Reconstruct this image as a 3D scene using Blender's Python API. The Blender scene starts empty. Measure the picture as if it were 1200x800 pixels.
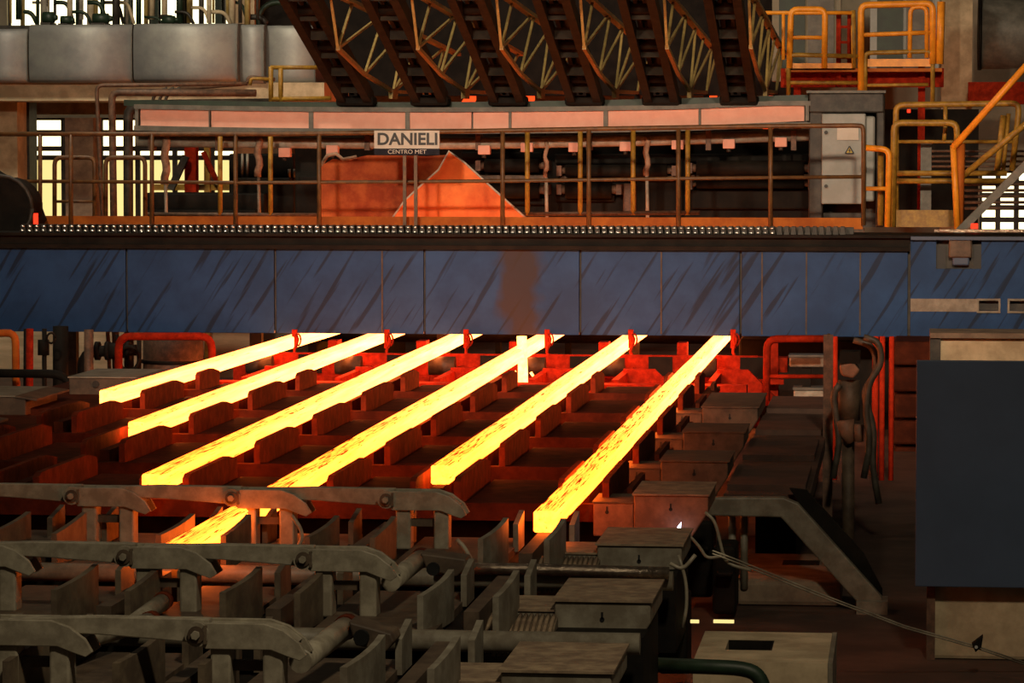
import bpy, bmesh, math, random
from mathutils import Vector, Matrix
random.seed(7)
C = bpy.context.scene.collection
sc = bpy.context.scene

# ------------------------------------------------------------------ camera
f, CX, CY, ZC = 4000.0, 600.0, 400.0, 4.1
th = math.atan(235 / math.hypot(f, 460)); ps = math.atan(460 / f * math.cos(th))
FW = Vector((-math.sin(ps) * math.cos(th), math.cos(ps) * math.cos(th), -math.sin(th)))
RT = Vector((math.cos(ps), math.sin(ps), 0)); UP = RT.cross(FW)
cam = bpy.data.cameras.new('camera'); cam.lens = 120; cam.sensor_width = 36; cam.clip_end = 400
co = bpy.data.objects.new('camera', cam); C.objects.link(co)
co.matrix_world = Matrix(((RT.x, UP.x, -FW.x, 0), (RT.y, UP.y, -FW.y, 0), (RT.z, UP.z, -FW.z, ZC), (0, 0, 0, 1)))
sc.camera = co

# ------------------------------------------------------------------ world, lamps, exposure
w = bpy.data.worlds.new('world'); sc.world = w; w.use_nodes = True
bg = w.node_tree.nodes['Background']; bg.inputs[0].default_value = (1.0, 0.78, 0.55, 1); bg.inputs[1].default_value = 0.018
def lamp(name, loc, aim, size, power, col):
    l = bpy.data.lights.new(name, 'AREA'); l.shape = 'DISK'; l.size = size; l.energy = power; l.color = col
    o = bpy.data.objects.new(name, l); C.objects.link(o); o.location = loc
    o.rotation_euler = (Vector(aim) - Vector(loc)).to_track_quat('-Z', 'Y').to_euler(); return o
def front_fill(name, loc, aim, size, power, col, spread):
    o = lamp(name, loc, aim, size, power, col); o.data.spread = math.radians(spread); return o
lamp('high_bay_lamp', (1.5, 9, 13), (-2.5, 20, 1.5), 1.2, 760, (1.0, 0.84, 0.58))
lamp('high_bay_lamp', (-8, 28, 13), (-7, 36, 1.5), 1.2, 130, (1.0, 0.80, 0.55))
front_fill('front_fill', (-6.5, 18, 9.0), (-6.0, 47, 3.4), .8, 215, (1.0, 0.76, 0.54), 42)  # unseen light added in front to brighten the shield
front_fill('front_fill', (1.0, 18, 9.0), (0, 47, 3.6), .8, 175, (1.0, 0.74, 0.50), 42)  # second added front light, for the right-hand side
lamp('high_bay_lamp', (-12, 44, 13), (-11, 54, 5), 1.2, 800, (1.0, 0.88, 0.66))
sc.view_settings.view_transform = 'Standard'; sc.view_settings.look = 'None'
sc.view_settings.exposure = 0; sc.view_settings.gamma = 1; sc.view_settings.use_curve_mapping = False
sc.cycles.use_denoising = True; sc.cycles.max_bounces = 6; sc.cycles.diffuse_bounces = 3; sc.cycles.glossy_bounces = 3
sc.cycles.sample_clamp_indirect = 6

# ------------------------------------------------------------------ helpers
def P(px, py, Y):
    r = FW + RT * ((px - CX) / f) + UP * ((CY - py) / f)
    t = Y / r.y; return Vector((r.x * t, Y, ZC + r.z * t))
def PZ(px, py, z):
    r = FW + RT * ((px - CX) / f) + UP * ((CY - py) / f)
    t = (z - ZC) / r.z; return Vector((r.x * t, r.y * t, z))
class MB:
    def __init__(s): s.v = []; s.f = []; s.sm = []
    def add(s, vs, fs, smooth=False):
        n = len(s.v); s.v += [tuple(v) for v in vs]
        for q in fs: s.f.append([i + n for i in q]); s.sm.append(smooth)
        return s
    def box(s, x0, x1, y0, y1, z0, z1):
        v = [(x, y, z) for z in (z0, z1) for y in (y0, y1) for x in (x0, x1)]
        return s.add(v, [(0, 2, 3, 1), (4, 5, 7, 6), (0, 1, 5, 4), (2, 6, 7, 3), (0, 4, 6, 2), (1, 3, 7, 5)])
    def prism(s, poly, y0, y1):          # poly of (x, z), extruded along y
        n = len(poly)
        if sum(poly[i][0] * poly[(i + 1) % n][1] - poly[(i + 1) % n][0] * poly[i][1] for i in range(n)) < 0: poly = poly[::-1]
        v = [(x, y0, z) for x, z in poly] + [(x, y1, z) for x, z in poly]
        fs = [tuple(range(n)), tuple(range(2 * n - 1, n - 1, -1))]
        for i in range(n): j = (i + 1) % n; fs.append((i, i + n, j + n, j))
        return s.add(v, fs)
    def prismx(s, poly, x0, x1):         # poly of (y, z), extruded along x
        n = len(poly)
        if sum(poly[i][0] * poly[(i + 1) % n][1] - poly[(i + 1) % n][0] * poly[i][1] for i in range(n)) < 0: poly = poly[::-1]
        v = [(x0, y, z) for y, z in poly] + [(x1, y, z) for y, z in poly]
        fs = [tuple(range(n - 1, -1, -1)), tuple(range(n, 2 * n))]
        for i in range(n): j = (i + 1) % n; fs.append((i, j, j + n, i + n))
        return s.add(v, fs)
    def pxbox(s, x0, y0, x1, y1, Y, d):  # a box whose front face spans these picture points at distance Y, d deep
        a = P(x0, y0, Y); b = P(x1, y1, Y); m = P((x0 + x1) / 2, y0, Y).z; n = P((x0 + x1) / 2, y1, Y).z
        return s.box(min(a.x, b.x), max(a.x, b.x), Y, Y + d, min(m, n), max(m, n))
    def bar(s, a, b, w, h=None, up=(0, 0, 1)):
        h = h or w; a = Vector(a); b = Vector(b); d = (b - a).normalized(); u = Vector(up)
        if abs(d.dot(u)) > 0.97: u = Vector((0, 1, 0))
        r = d.cross(u).normalized(); u = r.cross(d)
        v = [p + r * (sx * w / 2) + u * (sz * h / 2) for p in (a, b) for sx, sz in ((-1, -1), (1, -1), (1, 1), (-1, 1))]
        return s.add(v, [(0, 1, 2, 3)[::-1], (4, 5, 6, 7), (0, 1, 5, 4)[::-1][::-1], (1, 2, 6, 5), (2, 3, 7, 6), (3, 0, 4, 7)])
    def tube(s, pts, r, n=8, r2=None):
        pts = [Vector(p) for p in pts]; ring = []; prev = None
        for i, p in enumerate(pts):
            d = (pts[min(i + 1, len(pts) - 1)] - pts[max(i - 1, 0)]).normalized()
            if prev is None:
                prev = d.orthogonal().normalized()
            prev = (prev - d * prev.dot(d)).normalized(); q = d.cross(prev)
            rr = r if r2 is None else r + (r2 - r) * i / max(1, len(pts) - 1)
            ring += [p + (prev * math.cos(2 * math.pi * k / n) + q * math.sin(2 * math.pi * k / n)) * rr for k in range(n)]
        m = len(pts); fs = []
        for i in range(m - 1):
            for k in range(n):
                k2 = (k + 1) % n; fs.append((i * n + k, i * n + k2, (i + 1) * n + k2, (i + 1) * n + k))
        s.add(ring, fs, True); b = len(s.v) - len(ring)
        s.f.append([b + k for k in range(n)][::-1]); s.sm.append(False)
        s.f.append([b + (m - 1) * n + k for k in range(n)]); s.sm.append(False)
        return s
def fil(pts, r=0.12, n=4):               # round the corners of a polyline
    pts = [Vector(p) for p in pts]; out = [pts[0]]
    for i in range(1, len(pts) - 1):
        a, b, c = pts[i - 1], pts[i], pts[i + 1]
        p = b + (a - b).normalized() * min(r, (a - b).length * .45); q = b + (c - b).normalized() * min(r, (c - b).length * .45)
        for k in range(n + 1):
            t = k / n; out.append(p * (1 - t) ** 2 + b * 2 * t * (1 - t) + q * t * t)
    return out + [pts[-1]]
def obj(name, mb, mat, parent=None, bevel=0, kind=None):
    off = parent['_o'] if parent and '_o' in parent else (0, 0, 0)
    vs = mb.v
    if parent is None:
        xs, ys, zs = zip(*vs); off = ((min(xs) + max(xs)) / 2, (min(ys) + max(ys)) / 2, min(zs))
    me = bpy.data.meshes.new(name); me.from_pydata([(a - off[0], b - off[1], c - off[2]) for a, b, c in vs], [], mb.f)
    me.polygons.foreach_set('use_smooth', mb.sm); me.update()
    bm = bmesh.new(); bm.from_mesh(me); bmesh.ops.recalc_face_normals(bm, faces=bm.faces); bm.to_mesh(me); bm.free()
    me.materials.append(mat); o = bpy.data.objects.new(name, me); C.objects.link(o)
    if parent: o.parent = parent; ORG[o.name] = off
    else: o.location = off
    if bevel:
        m = o.modifiers.new('bevel', 'BEVEL'); m.width = bevel; m.segments = 2; m.limit_method = 'ANGLE'
    if kind: o['kind'] = kind
    if parent: o['_o'] = off
    return o
ORG = {}
def tag(o, label, cat, group=None):
    o['label'] = label; o['category'] = cat
    if group: o['group'] = group
    return o
def thing(name, base, label, cat, group=None):
    o = bpy.data.objects.new(name, None); C.objects.link(o); o.location = base; o.empty_display_size = .2
    o['_o'] = tuple(base); return tag(o, label, cat, group)
def single(name, mb, mat, label, cat, group=None, bevel=0): return tag(obj(name, mb, mat, None, bevel), label, cat, group)
def struct(name, mb, mat, parent=None, bevel=0):
    o = obj(name, mb, mat, parent, bevel)
    if parent is None: o['kind'] = 'structure'
    return o
def dup(root, delta, label, group=None):
    r = root.copy(); C.objects.link(r); r.location = root.location + Vector(delta); r['label'] = label
    if group: r['group'] = group
    for ch in root.children:
        c = ch.copy(); C.objects.link(c); c.parent = r
        for g in ch.children:
            d = g.copy(); C.objects.link(d); d.parent = c
    return r

# ------------------------------------------------------------------ materials
def mat(name, a, b=None, rough=.6, metal=0, scale=6, bump=.15, stretch=(1, 1, 1), lo=.4, hi=.65, spec=.4):
    m = bpy.data.materials.new(name); m.use_nodes = True; t = m.node_tree; n = t.nodes; L = t.links.new
    p = n['Principled BSDF']; p.inputs['Roughness'].default_value = rough; p.inputs['Metallic'].default_value = metal
    p.inputs['Specular IOR Level'].default_value = spec
    b = b or tuple(c * .45 for c in a)
    g = n.new('ShaderNodeNewGeometry'); mp = n.new('ShaderNodeMapping'); mp.inputs['Scale'].default_value = stretch
    L(g.outputs['Position'], mp.inputs['Vector'])
    no = n.new('ShaderNodeTexNoise'); no.inputs['Scale'].default_value = scale; no.inputs['Detail'].default_value = 6; no.inputs['Roughness'].default_value = .65
    L(mp.outputs[0], no.inputs['Vector'])
    r = n.new('ShaderNodeValToRGB'); r.color_ramp.elements[0].position = lo; r.color_ramp.elements[1].position = hi
    r.color_ramp.elements[0].color = (*b, 1); r.color_ramp.elements[1].color = (*a, 1)
    L(no.outputs['Fac'], r.inputs[0]); L(r.outputs[0], p.inputs['Base Color'])
    if bump:
        bn = n.new('ShaderNodeBump'); bn.inputs['Strength'].default_value = bump; bn.inputs['Distance'].default_value = .02
        L(no.outputs['Fac'], bn.inputs['Height']); L(bn.outputs[0], p.inputs['Normal'])
    return m
def emit(name, col, s):
    m = bpy.data.materials.new(name); m.use_nodes = True; n = m.node_tree.nodes; n.clear()
    e = n.new('ShaderNodeEmission'); o = n.new('ShaderNodeOutputMaterial'); e.inputs[0].default_value = (*col, 1); e.inputs[1].default_value = s
    m.node_tree.links.new(e.outputs[0], o.inputs[0]); return m
M = dict(
    dark=mat('dark_steel', (.055, .045, .034), (.02, .016, .012), .55),
    deck=mat('red_glow_deck_steel', (.085, .019, .008), (.04, .010, .005), .75, scale=5, spec=.06),  # red glow of the billets painted into the deck colour
    dogf=mat('neutral_guide_steel', (.16, .12, .075), (.085, .06, .04), .6, scale=7),  # guide steel without the painted red glow
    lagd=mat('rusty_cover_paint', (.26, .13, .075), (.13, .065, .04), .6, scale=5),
    coverd=mat('dark_cover_paint', (.12, .082, .052), (.06, .04, .026), .6, scale=6),  # darker, browner version of the cover paint
    bed=mat('bed_plate_steel', (.095, .05, .034), (.05, .026, .018), .7, scale=3),
    dog=mat('red_glow_guide_steel', (.16, .032, .012), (.08, .016, .007), .7, scale=7, spec=.06),  # colour reddened to carry the glow of the hot billets
    arm=mat('grey_arm_paint', (.35, .31, .23), (.21, .18, .13), .42, scale=9, bump=.08),
    cover=mat('cover_paint', (.26, .235, .18), (.15, .125, .09), .5, scale=6),
    covertop=mat('dusty_cover_top', (.33, .24, .15), (.17, .115, .075), .7, scale=8),
    pipe=mat('rusty_pipe', (.16, .085, .05), (.07, .04, .025), .6, scale=12),
    hotpipe=mat('red_lit_pipe', (.62, .040, .012), (.42, .026, .008), .7, scale=12, spec=.04),  # red light from the billets put into the base colour
    redpipe=mat('red_glow_rust_steel', (.36, .024, .007), (.20, .013, .004), .7, scale=12, spec=.04),  # billet glow painted in as red; also serves rust-red steel
    rail=mat('brown_rail_paint', (.17, .075, .022), (.09, .04, .014), .5, scale=10, bump=.05),
    toe=mat('toe_board_paint', (.50, .14, .02), (.32, .075, .012), .55, scale=3, bump=.05, spec=.08),
    yel=mat('yellow_rail_paint', (.42, .23, .028), (.25, .125, .016), .5, scale=12, bump=.05),
    ora=mat('orange_rail_paint', (.90, .33, .02), (.70, .24, .015), .45, scale=8, bump=.03),
    olive=mat('lattice_paint', (.40, .28, .09), (.28, .19, .06), .55, scale=9, bump=.05),
    ramp=mat('ramp_steel', (.028, .023, .014), (.012, .010, .007), .7, scale=6, spec=.15),
    green=mat('dark_green_paint', (.016, .036, .018), (.010, .020, .011), .5),
    rustd=mat('dark_heat_stained_sheet', (.50, .12, .03), (.24, .035, .008), .55, scale=1.6, bump=.03, spec=.1),
    pink=mat('shield_board', (.80, .42, .32), (.72, .34, .25), .7, scale=5, bump=.05, lo=.3),
    frame=mat('shield_frame', (.15, .14, .115), (.09, .085, .07), .55),
    wpipe=mat('pale_pipe', (.42, .38, .31), (.25, .21, .16), .5),
    conc=mat('concrete', (.60, .47, .30), (.38, .29, .18), .85, scale=3),
    concd=mat('dirty_concrete', (.30, .22, .15), (.15, .105, .075), .85, scale=3),
    silver=mat('duct_sheet', (.40, .40, .37), (.25, .25, .25), .6, .45, scale=1.2, bump=.02),
    cab=mat('cabinet_paint', (.26, .27, .25), (.21, .22, .20), .45, scale=4, bump=.02),
    white=mat('white_board', (.56, .50, .43), (.48, .42, .35), .5, scale=4, bump=.02),
    black=mat('black_paint', (.012, .012, .012), None, .5),
    navy=mat('name_strip', (.022, .022, .034), None, .6, spec=.1),
    rust=mat('heat_stained_sheet', (.85, .22, .05), (.62, .10, .02), .5, scale=1.3, bump=.03, spec=.12),
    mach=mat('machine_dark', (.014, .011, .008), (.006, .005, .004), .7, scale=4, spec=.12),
    floor=mat('slab_floor', (.085, .048, .034), (.04, .024, .018), .8, scale=1.6),
    wall=mat('hall_wall', (.30, .27, .20), (.2, .18, .13), .85, scale=1),
    cream=mat('cream_wall', (.62, .50, .33), (.45, .36, .23), .85, scale=1.4, stretch=(1, 1, 6), bump=.05),
    chrome=mat('polished_pin', (.95, .93, .9), (.9, .88, .84), .3, 1, bump=0),
    mill=mat('wet_steel', (.30, .24, .18), (.16, .12, .09), .22, .8, scale=22, bump=.5),
    cable=mat('wire_rope', (.55, .48, .36), None, .45, .3),
    hose=mat('hose_rubber', (.10, .085, .065), None, .5),
    lag=mat('pipe_lagging', (.42, .27, .18), (.24, .14, .09), .8, scale=14, bump=.4),
    warn=mat('warning_yellow', (.75, .50, .03), None, .5),
    red=emit('red_lamp', (1, .03, .01), 2.5),
    wglow=emit('daylit_glass', (1, .86, .50), 2.6),
    wcream=emit('cream_glow', (1, .76, .28), 1.15),  # glow standing in for a sunlit cream wall outside
    gas=emit('pilot_gas_flame', (.75, .8, 1), 5),
)
def blue_mat():
    m = mat('blue_panel_paint', (.019, .062, .175), (.014, .044, .125), .5, scale=1.5, bump=.03)
    n = m.node_tree.nodes; L = m.node_tree.links.new; p = n['Principled BSDF']
    base = p.inputs['Base Color'].links[0].from_socket
    g = n.new('ShaderNodeNewGeometry'); cb = n.new('ShaderNodeCombineXYZ')
    for q, ax in enumerate(((9.5, 0, -6.0), (.36, 0, .55))):   # across and along the slanting scrapes
        d = n.new('ShaderNodeVectorMath'); d.operation = 'DOT_PRODUCT'; d.inputs[1].default_value = ax
        L(g.outputs['Position'], d.inputs[0]); L(d.outputs['Value'], cb.inputs[q])
    no = n.new('ShaderNodeTexNoise'); no.inputs['Scale'].default_value = 1.0; no.inputs['Detail'].default_value = 2; no.inputs['Distortion'].default_value = .15
    L(cb.outputs[0], no.inputs['Vector'])
    r = n.new('ShaderNodeValToRGB'); r.color_ramp.elements[0].position = .57; r.color_ramp.elements[1].position = .63
    r.color_ramp.elements[0].color = (0, 0, 0, 1); r.color_ramp.elements[1].color = (.65, .65, .65, 1); L(no.outputs['Fac'], r.inputs[0])
    mx = n.new('ShaderNodeMixRGB'); mx.inputs[2].default_value = (.008, .008, .009, 1); L(r.outputs[0], mx.inputs[0]); L(base, mx.inputs[1])
    # brown stain with a shape of its own on the fourth panel
    sx = n.new('ShaderNodeSeparateXYZ'); L(g.outputs['Position'], sx.inputs[0])
    wob = n.new('ShaderNodeTexNoise'); wob.inputs['Scale'].default_value = 2.5; L(g.outputs['Position'], wob.inputs['Vector'])
    a = n.new('ShaderNodeMath'); a.operation = 'ADD'; a.inputs[1].default_value = -P(610, 340, 42.4).x - .25; L(sx.outputs[0], a.inputs[0])
    b = n.new('ShaderNodeMath'); b.operation = 'MULTIPLY_ADD'; b.inputs[1].default_value = .5; L(wob.outputs['Fac'], b.inputs[0]); L(a.outputs[0], b.inputs[2])
    c = n.new('ShaderNodeMath'); c.operation = 'ABSOLUTE'; L(b.outputs[0], c.inputs[0])
    r2 = n.new('ShaderNodeValToRGB'); r2.color_ramp.elements[0].position = .16; r2.color_ramp.elements[1].position = .32
    r2.color_ramp.elements[0].color = (.85, .85, .85, 1); r2.color_ramp.elements[1].color = (0, 0, 0, 1); L(c.outputs[0], r2.inputs[0])
    m2 = n.new('ShaderNodeMixRGB'); m2.inputs[2].default_value = (.036, .028, .022, 1); L(r2.outputs[0], m2.inputs[0]); L(mx.outputs[0], m2.inputs[1])
    L(m2.outputs[0], p.inputs['Base Color']); return m
M['blue'] = blue_mat(); M['blue'].node_tree.nodes['Principled BSDF'].inputs['Specular IOR Level'].default_value = .12
M['bluep'] = mat('blue_guard_paint', (.052, .080, .140), (.042, .064, .112), .55, scale=1.2, bump=.02)
def hot_mat(name, near, far, y0, y1, scale_amt=1.0):
    m = bpy.data.materials.new(name); m.use_nodes = True; t = m.node_tree; n = t.nodes; L = t.links.new; n.clear()
    out = n.new('ShaderNodeOutputMaterial'); e = n.new('ShaderNodeEmission'); e.inputs[1].default_value = 1
    g = n.new('ShaderNodeNewGeometry'); sx = n.new('ShaderNodeSeparateXYZ'); L(g.outputs['Position'], sx.inputs[0])
    mr = n.new('ShaderNodeMapRange'); mr.inputs[1].default_value = y0; mr.inputs[2].default_value = y1; L(sx.outputs[1], mr.inputs[0])
    grad = n.new('ShaderNodeMixRGB'); grad.inputs[1].default_value = (*near, 1); grad.inputs[2].default_value = (*far, 1); L(mr.outputs[0], grad.inputs[0])
    # oxide scale: dark flecks drawn out along the billet, denser on the top face
    mp = n.new('ShaderNodeMapping'); mp.inputs['Scale'].default_value = (62, 1.9, 62); L(g.outputs['Position'], mp.inputs[0])
    no = n.new('ShaderNodeTexNoise'); no.inputs['Scale'].default_value = 1; no.inputs['Detail'].default_value = 5; no.inputs['Roughness'].default_value = .7
    L(mp.outputs[0], no.inputs['Vector'])
    sn = n.new('ShaderNodeSeparateXYZ'); L(g.outputs['Normal'], sn.inputs[0])
    th_ = n.new('ShaderNodeMapRange'); th_.inputs[1].default_value = 0; th_.inputs[2].default_value = 1; th_.inputs[3].default_value = -.125; th_.inputs[4].default_value = -.045
    L(sn.outputs[2], th_.inputs[0])
    ay = n.new('ShaderNodeMath'); ay.operation = 'MULTIPLY_ADD'; ay.inputs[1].default_value = -.06 ; L(mr.outputs[0], ay.inputs[0]); L(th_.outputs[0], ay.inputs[2])
    ad = n.new('ShaderNodeMath'); ad.operation = 'ADD'; L(no.outputs['Fac'], ad.inputs[0]); L(ay.outputs[0], ad.inputs[1])
    r = n.new('ShaderNodeValToRGB'); r.color_ramp.elements[0].position = .47; r.color_ramp.elements[1].position = .53
    r.color_ramp.elements[0].color = (0, 0, 0, 1); r.color_ramp.elements[1].color = (scale_amt,) * 3 + (1,); L(ad.outputs[0], r.inputs[0])
    mx = n.new('ShaderNodeMixRGB'); mx.inputs[2].default_value = (.42, .03, .004, 1); L(r.outputs[0], mx.inputs[0]); L(grad.outputs[0], mx.inputs[1])
    # soft mottling, top face a little cooler than the sides
    no2 = n.new('ShaderNodeTexNoise'); no2.inputs['Scale'].default_value = .35; no2.inputs['Detail'].default_value = 3; L(mp.outputs[0], no2.inputs['Vector'])
    mo = n.new('ShaderNodeMapRange'); mo.inputs[1].default_value = .3; mo.inputs[2].default_value = .7; mo.inputs[3].default_value = .7; mo.inputs[4].default_value = 1.2; L(no2.outputs['Fac'], mo.inputs[0])
    tp = n.new('ShaderNodeMapRange'); tp.inputs[1].default_value = 0; tp.inputs[2].default_value = 1; tp.inputs[3].default_value = 1; tp.inputs[4].default_value = .62; L(sn.outputs[2], tp.inputs[0])
    mu = n.new('ShaderNodeMath'); mu.operation = 'MULTIPLY'; L(mo.outputs[0], mu.inputs[0]); L(tp.outputs[0], mu.inputs[1])
    sc_ = n.new('ShaderNodeVectorMath'); sc_.operation = 'SCALE'; L(mx.outputs[0], sc_.inputs[0]); L(mu.outputs[0], sc_.inputs['Scale'])
    L(sc_.outputs[0], e.inputs[0]); L(e.outputs[0], out.inputs[0]); return m
M['hot'] = hot_mat('hot_billet_steel', (12, 1.65, .13), (16, 3.3, .75), 27, 42)
M['hotfar'] = hot_mat('hot_strand_steel', (7.5, 1.6, .12), (8.5, 1.8, .15), 43, 58, .4)
M['strand'] = emit('red_hot_strand', (1, .07, .012), 1.6)

ZF = .45
# ------------------------------------------------------------------ setting
struct('floor', MB().box(-40, 30, -5, 75, .15, ZF), M['floor'])
YB = 62
wb = MB()
a = P(20, 250, YB); b = P(285, 138, YB)
LX, RX, Z0, Z1 = P(28, 0, YB).x, P(290, 0, YB).x, 1.2, P(100, 138, YB).z
ZT0, ZT1 = P(100, 34, YB).z, P(100, -60, YB).z
TX0, TX1 = P(8, 0, YB).x, P(345, 0, YB).x
RX0, RX1, RZ0, RZ1 = P(1150, 0, YB).x, P(1215, 0, YB).x, P(1180, 272, YB).z, P(1180, 200, YB).z
wb.box(-40, LX, YB, YB + .4, 0, ZT0); wb.box(LX, RX, YB, YB + .4, Z1, ZT0); wb.box(LX, RX, YB, YB + .4, 0, Z0)
wb.box(RX, RX0, YB, YB + .4, 0, ZT0); wb.box(RX0, RX1, YB, YB + .4, 0, RZ0); wb.box(RX0, RX1, YB, YB + .4, RZ1, ZT0); wb.box(RX1, 30, YB, YB + .4, 0, ZT0)
wb.box(-40, TX0, YB, YB + .4, ZT0, ZT1); wb.box(TX1, 30, YB, YB + .4, ZT0, ZT1); wb.box(-40, 30, YB, YB + .4, ZT1, 14)
struct('wall_back', wb, M['wall'])
def window(name, x0, x1, z0, z1, cols, rows, mats):
    r = bpy.data.objects.new(name, None); C.objects.link(r); r.location = (x0, YB + .15, z0); r['_o'] = (x0, YB + .15, z0); r['kind'] = 'structure'
    fm = MB(); t = .045
    for i in range(cols + 1):
        x = x0 + (x1 - x0) * i / cols; fm.box(x - t, x + t, YB + .1, YB + .25, z0, z1)
    zs = [z0 + (z1 - z0) * j for j in rows]
    for z in zs: fm.box(x0, x1, YB + .11, YB + .24, z - t, z + t)
    obj('window_frame', fm, M['dark'], r)
    for i in range(cols):
        for j in range(len(rows) - 1):
            xa = x0 + (x1 - x0) * i / cols + t; xb = x0 + (x1 - x0) * (i + 1) / cols - t
            obj('pane', MB().box(xa, xb, YB + .16, YB + .18, zs[j] + t, zs[j + 1] - t), M[mats[j]], r)
window('window_1', LX, RX, Z0, Z1, 6, (0, .78, .83, .92, 1), ('wcream', 'wglow', 'wglow', 'wglow'))
window('window_2', TX0, TX1, ZT0, ZT1, 8, (0, .45, 1), ('wglow', 'wglow'))
window('window_3', RX0, RX1, RZ0, RZ1, 3, (0, .2, .4, .6, .8, 1), ('wglow',) * 5)

# left rear concrete frame
def colm(name, x0, y0, x1, y1, Y, d, m, label, cat='column'):
    return single(name, MB().pxbox(x0, y0, x1, y1, Y, d), M[m], label, cat)
struct('trim_1', MB().pxbox(-40, 97, 380, 118, 53.2, 2.4), M['conc'])
struct('trim_2', MB().pxbox(-40, 118, 165, 134, 56.6, .8), M['concd'])
def colbase(x0, x1, yt, Y, d, m, label):
    a = P(x0, yt, Y); b = P(x1, yt, Y)
    return single('concrete_column', MB().box(a.x, b.x, Y, Y + d, ZF, a.z), M[m], label, 'column')
colbase(-25, 20, 118, 54.5, .6, 'conc', 'pale concrete column at the left edge of the picture')
colbase(20, 34, 118, 55.2, .5, 'dark', 'narrow dark steel column between pale column and bright window')
colbase(76, 109, 138, 55, .6, 'concd', 'dark concrete column standing in the middle of the bright window')
colbase(1104, 1140, -20, 58, .7, 'conc', 'pale pinkish concrete column rising behind the orange platform')

# silver duct across the upper left
def duct(x0, x1, y0, y1, Y, label, grp):
    pl = P(x0, y0, Y); pr = P(x1, y1, Y); z1, z0 = pl.z, pr.z
    t = thing('air_duct', (pl.x, Y, z0), label, 'duct', grp)
    h = z1 - z0; poly = []
    for k in range(11):
        a = -math.pi / 2 + math.pi * k / 10; cs = lambda v, e: math.copysign(abs(v) ** e, v)
        poly.append((Y - .16 * cs(math.cos(a), .5), z0 + h / 2 + h / 2 * cs(math.sin(a), .6)))
    poly += [(Y + .9, z1), (Y + .9, z0)]
    mb = MB().prismx(poly, pl.x + .008, pr.x - .008); mb.sm = [len(q) == 4 for q in mb.f]
    obj('duct_body', mb, M['silver'], t)
    obj('seam_flange', MB().prismx([(y - .02 * (y < Y + .5), z + (.02 if z > z0 + h / 2 else -.02) * 0) for y, z in poly], pr.x - .02, pr.x - .004), M['frame'], t)
    return t
duct(-30, 36, 34, 97, 53, 'silver sheet metal duct length at the far left edge', 'duct lengths')
duct(36, 158, 29, 97, 53, 'long silver duct length, second from the left edge, with a pale dent', 'duct lengths')
duct(158, 281, 28, 96, 53, 'long silver duct length right of the second seam', 'duct lengths')
duct(281, 312, 29, 98, 53.2, 'short silver duct collar between long length and dark ramps', 'duct lengths')
duct(312, 372, 30, 98, 53.4, 'silver duct length passing behind the leftmost dark ramp', 'duct lengths')

# things standing before the upper window
random.seed(3)
def pipe_thing(name, pts, r, m, label, cat='pipe', group=None, n=8): return single(name, MB().tube(pts, r, n), M[m], label, cat, group)
for i, (x, wd) in enumerate(((149, 8), (181, 9), (213, 7), (256, 8))):
    a = P(x, -30, 58); b = P(x, 30, 58)
    t = thing('green_post', (b.x, 58, b.z - .3), 'dark green steel post before the upper window, %s from the left' % ('first', 'second', 'third', 'fourth')[i], 'post', 'green posts before the upper window')
    obj('web', MB().box(a.x - wd * .0145 * .25, a.x + wd * .0145 * .25, 58.0, 58.2, b.z - .3, a.z), M['green'], t)
    for s in (0, 1): obj('flange', MB().box(a.x - wd * .0145 / 2, a.x + wd * .0145 / 2, 57.97 + s * .2, 58.0 + s * .2, b.z - .3, a.z), M['green'], t)
t = thing('pipe_rack', P(160, 30, 56), 'crowded rack of thin riser pipes before the bright upper window', 'pipe rack')
random.seed(12)
for i in range(32):
    x = 8 + 296 * (i + random.random()) / 32; yb_ = random.choice((27, 27, 24, 20)); Yp = random.uniform(55.2, 56.4)
    obj('riser_pipe', MB().tube([P(x, -30, Yp), P(x, yb_ + 3, Yp)], random.uniform(.02, .07), 7), M[random.choice(('wpipe', 'conc', 'olive', 'dark', 'green', 'cream'))], t)
for i in range(14):
    x = 5 + 296 * (i + random.random()) / 14; y = random.choice((3, 9, 14, 20)); Yp = random.uniform(55.2, 56.4)
    obj('cross_pipe', MB().tube(fil([P(x, y, Yp), P(x + 15, y, Yp), P(x + 22, 28, Yp)], .12), random.uniform(.02, .05), 7), M[random.choice(('wpipe', 'conc', 'dark', 'green'))], t)
zz = P(160, 30, 56).z
obj('rack_base', MB().box(P(4, 0, 55.8).x, P(306, 0, 55.8).x, 55.1, 56.5, zz - .6, zz - .02), M['dark'], t)
def blob_machine(x0, y0, x1, y1, Y, label, m='green'):
    t = thing('motor_unit', P((x0 + x1) / 2, y1, Y), label, 'motor')
    a = P(x0, y0, Y); b = P(x1, y1, Y); w_ = b.x - a.x; h = a.z - b.z; r = h * .4
    obj('motor_body', MB().tube([(a.x, Y + .3, b.z + h * .55), (a.x + w_ * .75, Y + .3, b.z + h * .55)], r, 12), M[m], t)
    obj('end_cap', MB().tube([(a.x + w_ * .75, Y + .3, b.z + h * .55), (b.x, Y + .3, b.z + h * .55)], r * .7, 12, r * .4), M[m], t)
    obj('foot', MB().box(a.x, a.x + w_ * .7, Y + .1, Y + .5, b.z, b.z + h * .2), M['dark'], t)
for x0, x1, y0, lab in ((45, 62, 12, 'dark motor on the duct top at the left'), (66, 82, 17, 'small dark motor beside the fat riser pipe'), (104, 128, 14, 'dark motor between riser and first green post'), (186, 205, 17, 'dark motor at the foot of the second green post')):
    blob_machine(x0, y0, x1, 29.5, 53.2, lab)
colbase(275, 298, -30, 58, .5, 'conc', 'stained concrete column above the right end of the duct')
tr = MB(); cx = P(325, 25, 57)
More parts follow.
